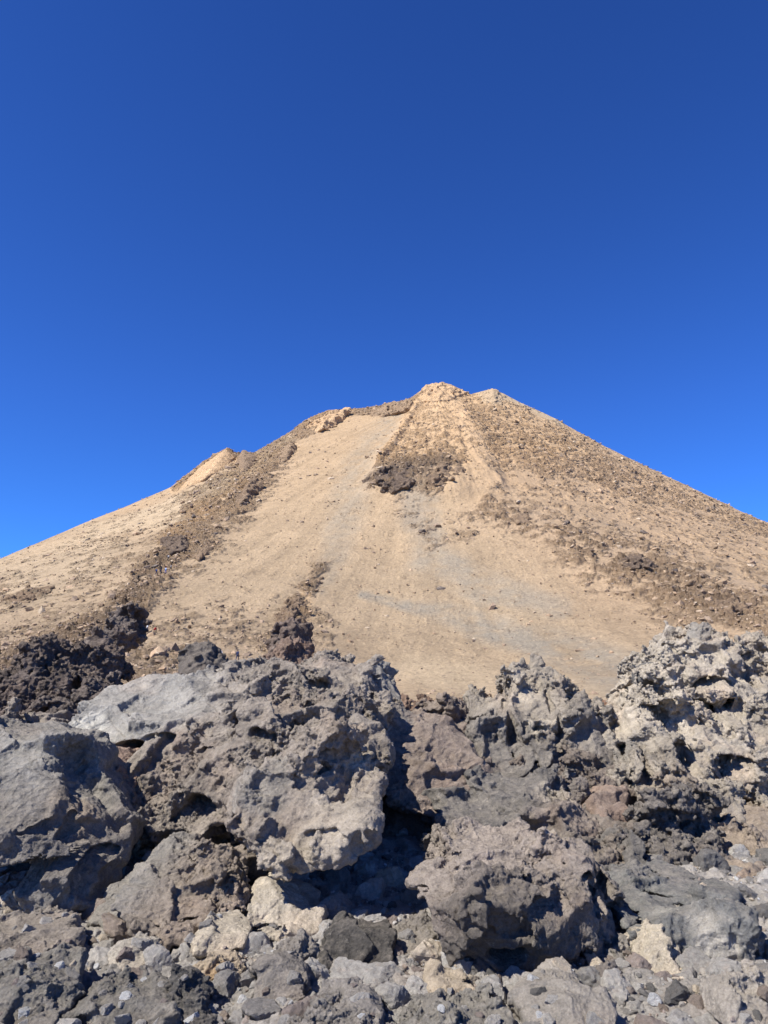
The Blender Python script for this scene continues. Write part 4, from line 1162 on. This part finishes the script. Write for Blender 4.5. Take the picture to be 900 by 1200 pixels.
ORD = ['largest', 'second largest', 'third largest', 'fourth largest', 'fifth largest', 'sixth largest', 'seventh largest', 'eighth largest', 'ninth largest', 'tenth largest', 'eleventh largest', 'twelfth largest', 'thirteenth largest', 'fourteenth largest', 'fifteenth largest', 'sixteenth largest', 'seventeenth largest', 'eighteenth largest']
cls = {}
for m_ in meta: cls.setdefault(m_[2:], []).append(m_)
for (cn, side, lmn), L_ in cls.items():
    L_.sort(key=lambda q: -q[1])
    for i, m_ in enumerate(L_):
        lab = ('%s loose stone %s %s' % (cn, side, lmn)) if len(L_) == 1 else ('%s %s stone %s %s' % (ORD[min(i, 17)], cn, side, lmn))
        tag(m_[0], lab, 'stone', 'loose stones on the near rubble')

def scatter(name, spots, D, F, mat, nshape, kind_label, cat, flat=True):
    """one mass of many small stones: spots = (x,y,z,r,colour)"""
    shp = [stone_shape(D, 700 + i, 9, 0.05) for i in range(nshape)]
    n = len(spots)
    rs = np.random.RandomState(9)
    Vs = np.empty((n, len(D), 3), np.float32); Cs = np.empty((n, len(D), 3), np.float32)
    A = np.array([q[:4] for q in spots], np.float32); CC = np.array([q[4] for q in spots], np.float32)
    for i in range(n):
        Q, _ = np.linalg.qr(rs.normal(size=(3, 3)))
        T = Q * 1.0; T[:, 2] *= 0.75
        Vs[i] = (shp[i % nshape] @ T.astype(np.float32)) * A[i, 3] + A[i, :3]
    Cs[:] = CC[:, None, :]
    Fs = (F[None] + (np.arange(n) * len(D))[:, None, None]).reshape(-1, 3)
    me = mesh_from(name, Vs.reshape(-1, 3), Fs, mat, smooth=not flat)
    set_col(me, 'tint', Cs.reshape(-1, 3))
    o = link(name, me)
    tag(o, kind_label, cat, kind='stuff')
    return o

rs = np.random.RandomState(4)
pal = np.array([c for _, c in PAL], np.float32)
sp_ = []
for (s_, px, py, p, d) in extra:
    cc = pal[rs.choice(7, p=[.14, .2, .24, .12, .12, .08, .1])] * rs.uniform(.85, 1.15)
    sp_.append((p.x, p.y, p.z + .2 * s_ * d / FPX, s_ * d / FPX * .9, cc))
n_ = 2600
X = rs.uniform(-5.5, 5.5, n_); Y = 2.4 + 5.8 * rs.rand(n_) ** 0.8
Z = ground_z(X, Y)
for i in range(n_):
    sp_.append((X[i], Y[i], Z[i] + .004, min(.06, 0.015 * (rs.rand() ** -.38)), pal[rs.choice(7, p=[.12, .2, .26, .16, .1, .08, .08])] * rs.uniform(.85, 1.15)))
# blocks between the boulders further back
n_ = 500
X = rs.uniform(-9, 9, n_); Y = rs.uniform(7.6, 15, n_); Z = ground_z(X, Y)
for i in range(n_):
    sp_.append((X[i], Y[i], Z[i] + .02, min(.3, 0.05 * (rs.rand() ** -.45)), np.array((0.15, 0.13, 0.12)) * rs.uniform(.7, 1.4)))
scatter('rubble', sp_, D2, F2, M_ROCK, 12, 'loose grey and cream rubble between the stones on the ground', 'rubble')
n_ = 26000
X = rs.uniform(-5.5, 5.5, n_); Y = 2.4 + 5.4 * rs.rand(n_) ** 0.8
Z = ground_z(X, Y)
g_ = [(X[i], Y[i], Z[i] + .003, min(.03, 0.0065 * (rs.rand() ** -.4)), pal[rs.choice(7, p=[.12, .2, .26, .16, .1, .08, .08])] * rs.uniform(.85, 1.15)) for i in range(n_)]
scatter('gravel', g_, D1, F1_, M_ROCK, 12, 'fine pale grey volcanic gravel covering the near ground', 'gravel')

# stones strewn over the slopes of the cone
r_ = np.hypot(MV[:, 0], MV[:, 1]); a_ = np.arctan2(MV[:, 0], MV[:, 1])
rc_, _ = crest(a_)
u_, v_ = to_px(MV)
clump = sstep(0.0, 0.4, fbm(MV * 0.05, 3, 501))
w_ = (0.05 + 1.5 * MROCK + 0.30 * clump + 0.5 * stroke(u_, v_, [(170, 740), (215, 748), (260, 742), (300, 760)], 8) + 0.5 * sstep(690, 800, v_) * (1 - sstep(380, 480, u_))) * (r_ < rc_ + 3) * (r_ > 40) * (np.abs(a_) < R(34))
w_ = w_ / w_.sum()
n_ = 26000
pick = rs.choice(len(MV), n_, p=w_)
sl = []
for i in pick:
    p = MV[i]
    d = max(30.0, float(r_[i]))
    rr = 0.20 * (rs.rand() ** -.42) * (0.6 + d / 420)
    k = rs.rand()
    cc = np.array((0.36, 0.26, 0.17)) if k < .5 else np.array((0.30, 0.22, 0.155)) if k < .84 else np.array((0.16, 0.13, 0.108)) if k < .9 else np.array((0.48, 0.38, 0.27))
    j = rs.normal(size=2) * .4
    sl.append((p[0] + j[0], p[1] + j[1], p[2] - .15 * rr, min(rr, 1.7), cc * rs.uniform(.85, 1.15)))
n_ = 2600
ph_ = rs.uniform(R(-32), R(32), n_); rr_ = 20 + 90 * rs.rand(n_) ** 1.3
for i in range(n_):
    if fbm(np.array([[ph_[i] * 9, rr_[i] * .06, 0]]), 3, 801)[0] < -0.08: continue
    z_ = float(mount_z(ph_[i:i + 1], rr_[i:i + 1])[0])
    cc = (np.array((0.17, 0.13, 0.105)) if rs.rand() < .5 else np.array((0.30, 0.20, 0.13))) * rs.uniform(.8, 1.3)
    sl.append((math.sin(ph_[i]) * rr_[i], math.cos(ph_[i]) * rr_[i], z_, min(.9, 0.10 * (rs.rand() ** -.45)), cc))
scatter('slope_stones', sl, D1, F1_, M_CRAG, 12, 'tan and brown stones strewn over the slopes of the volcanic cone', 'slope stones')
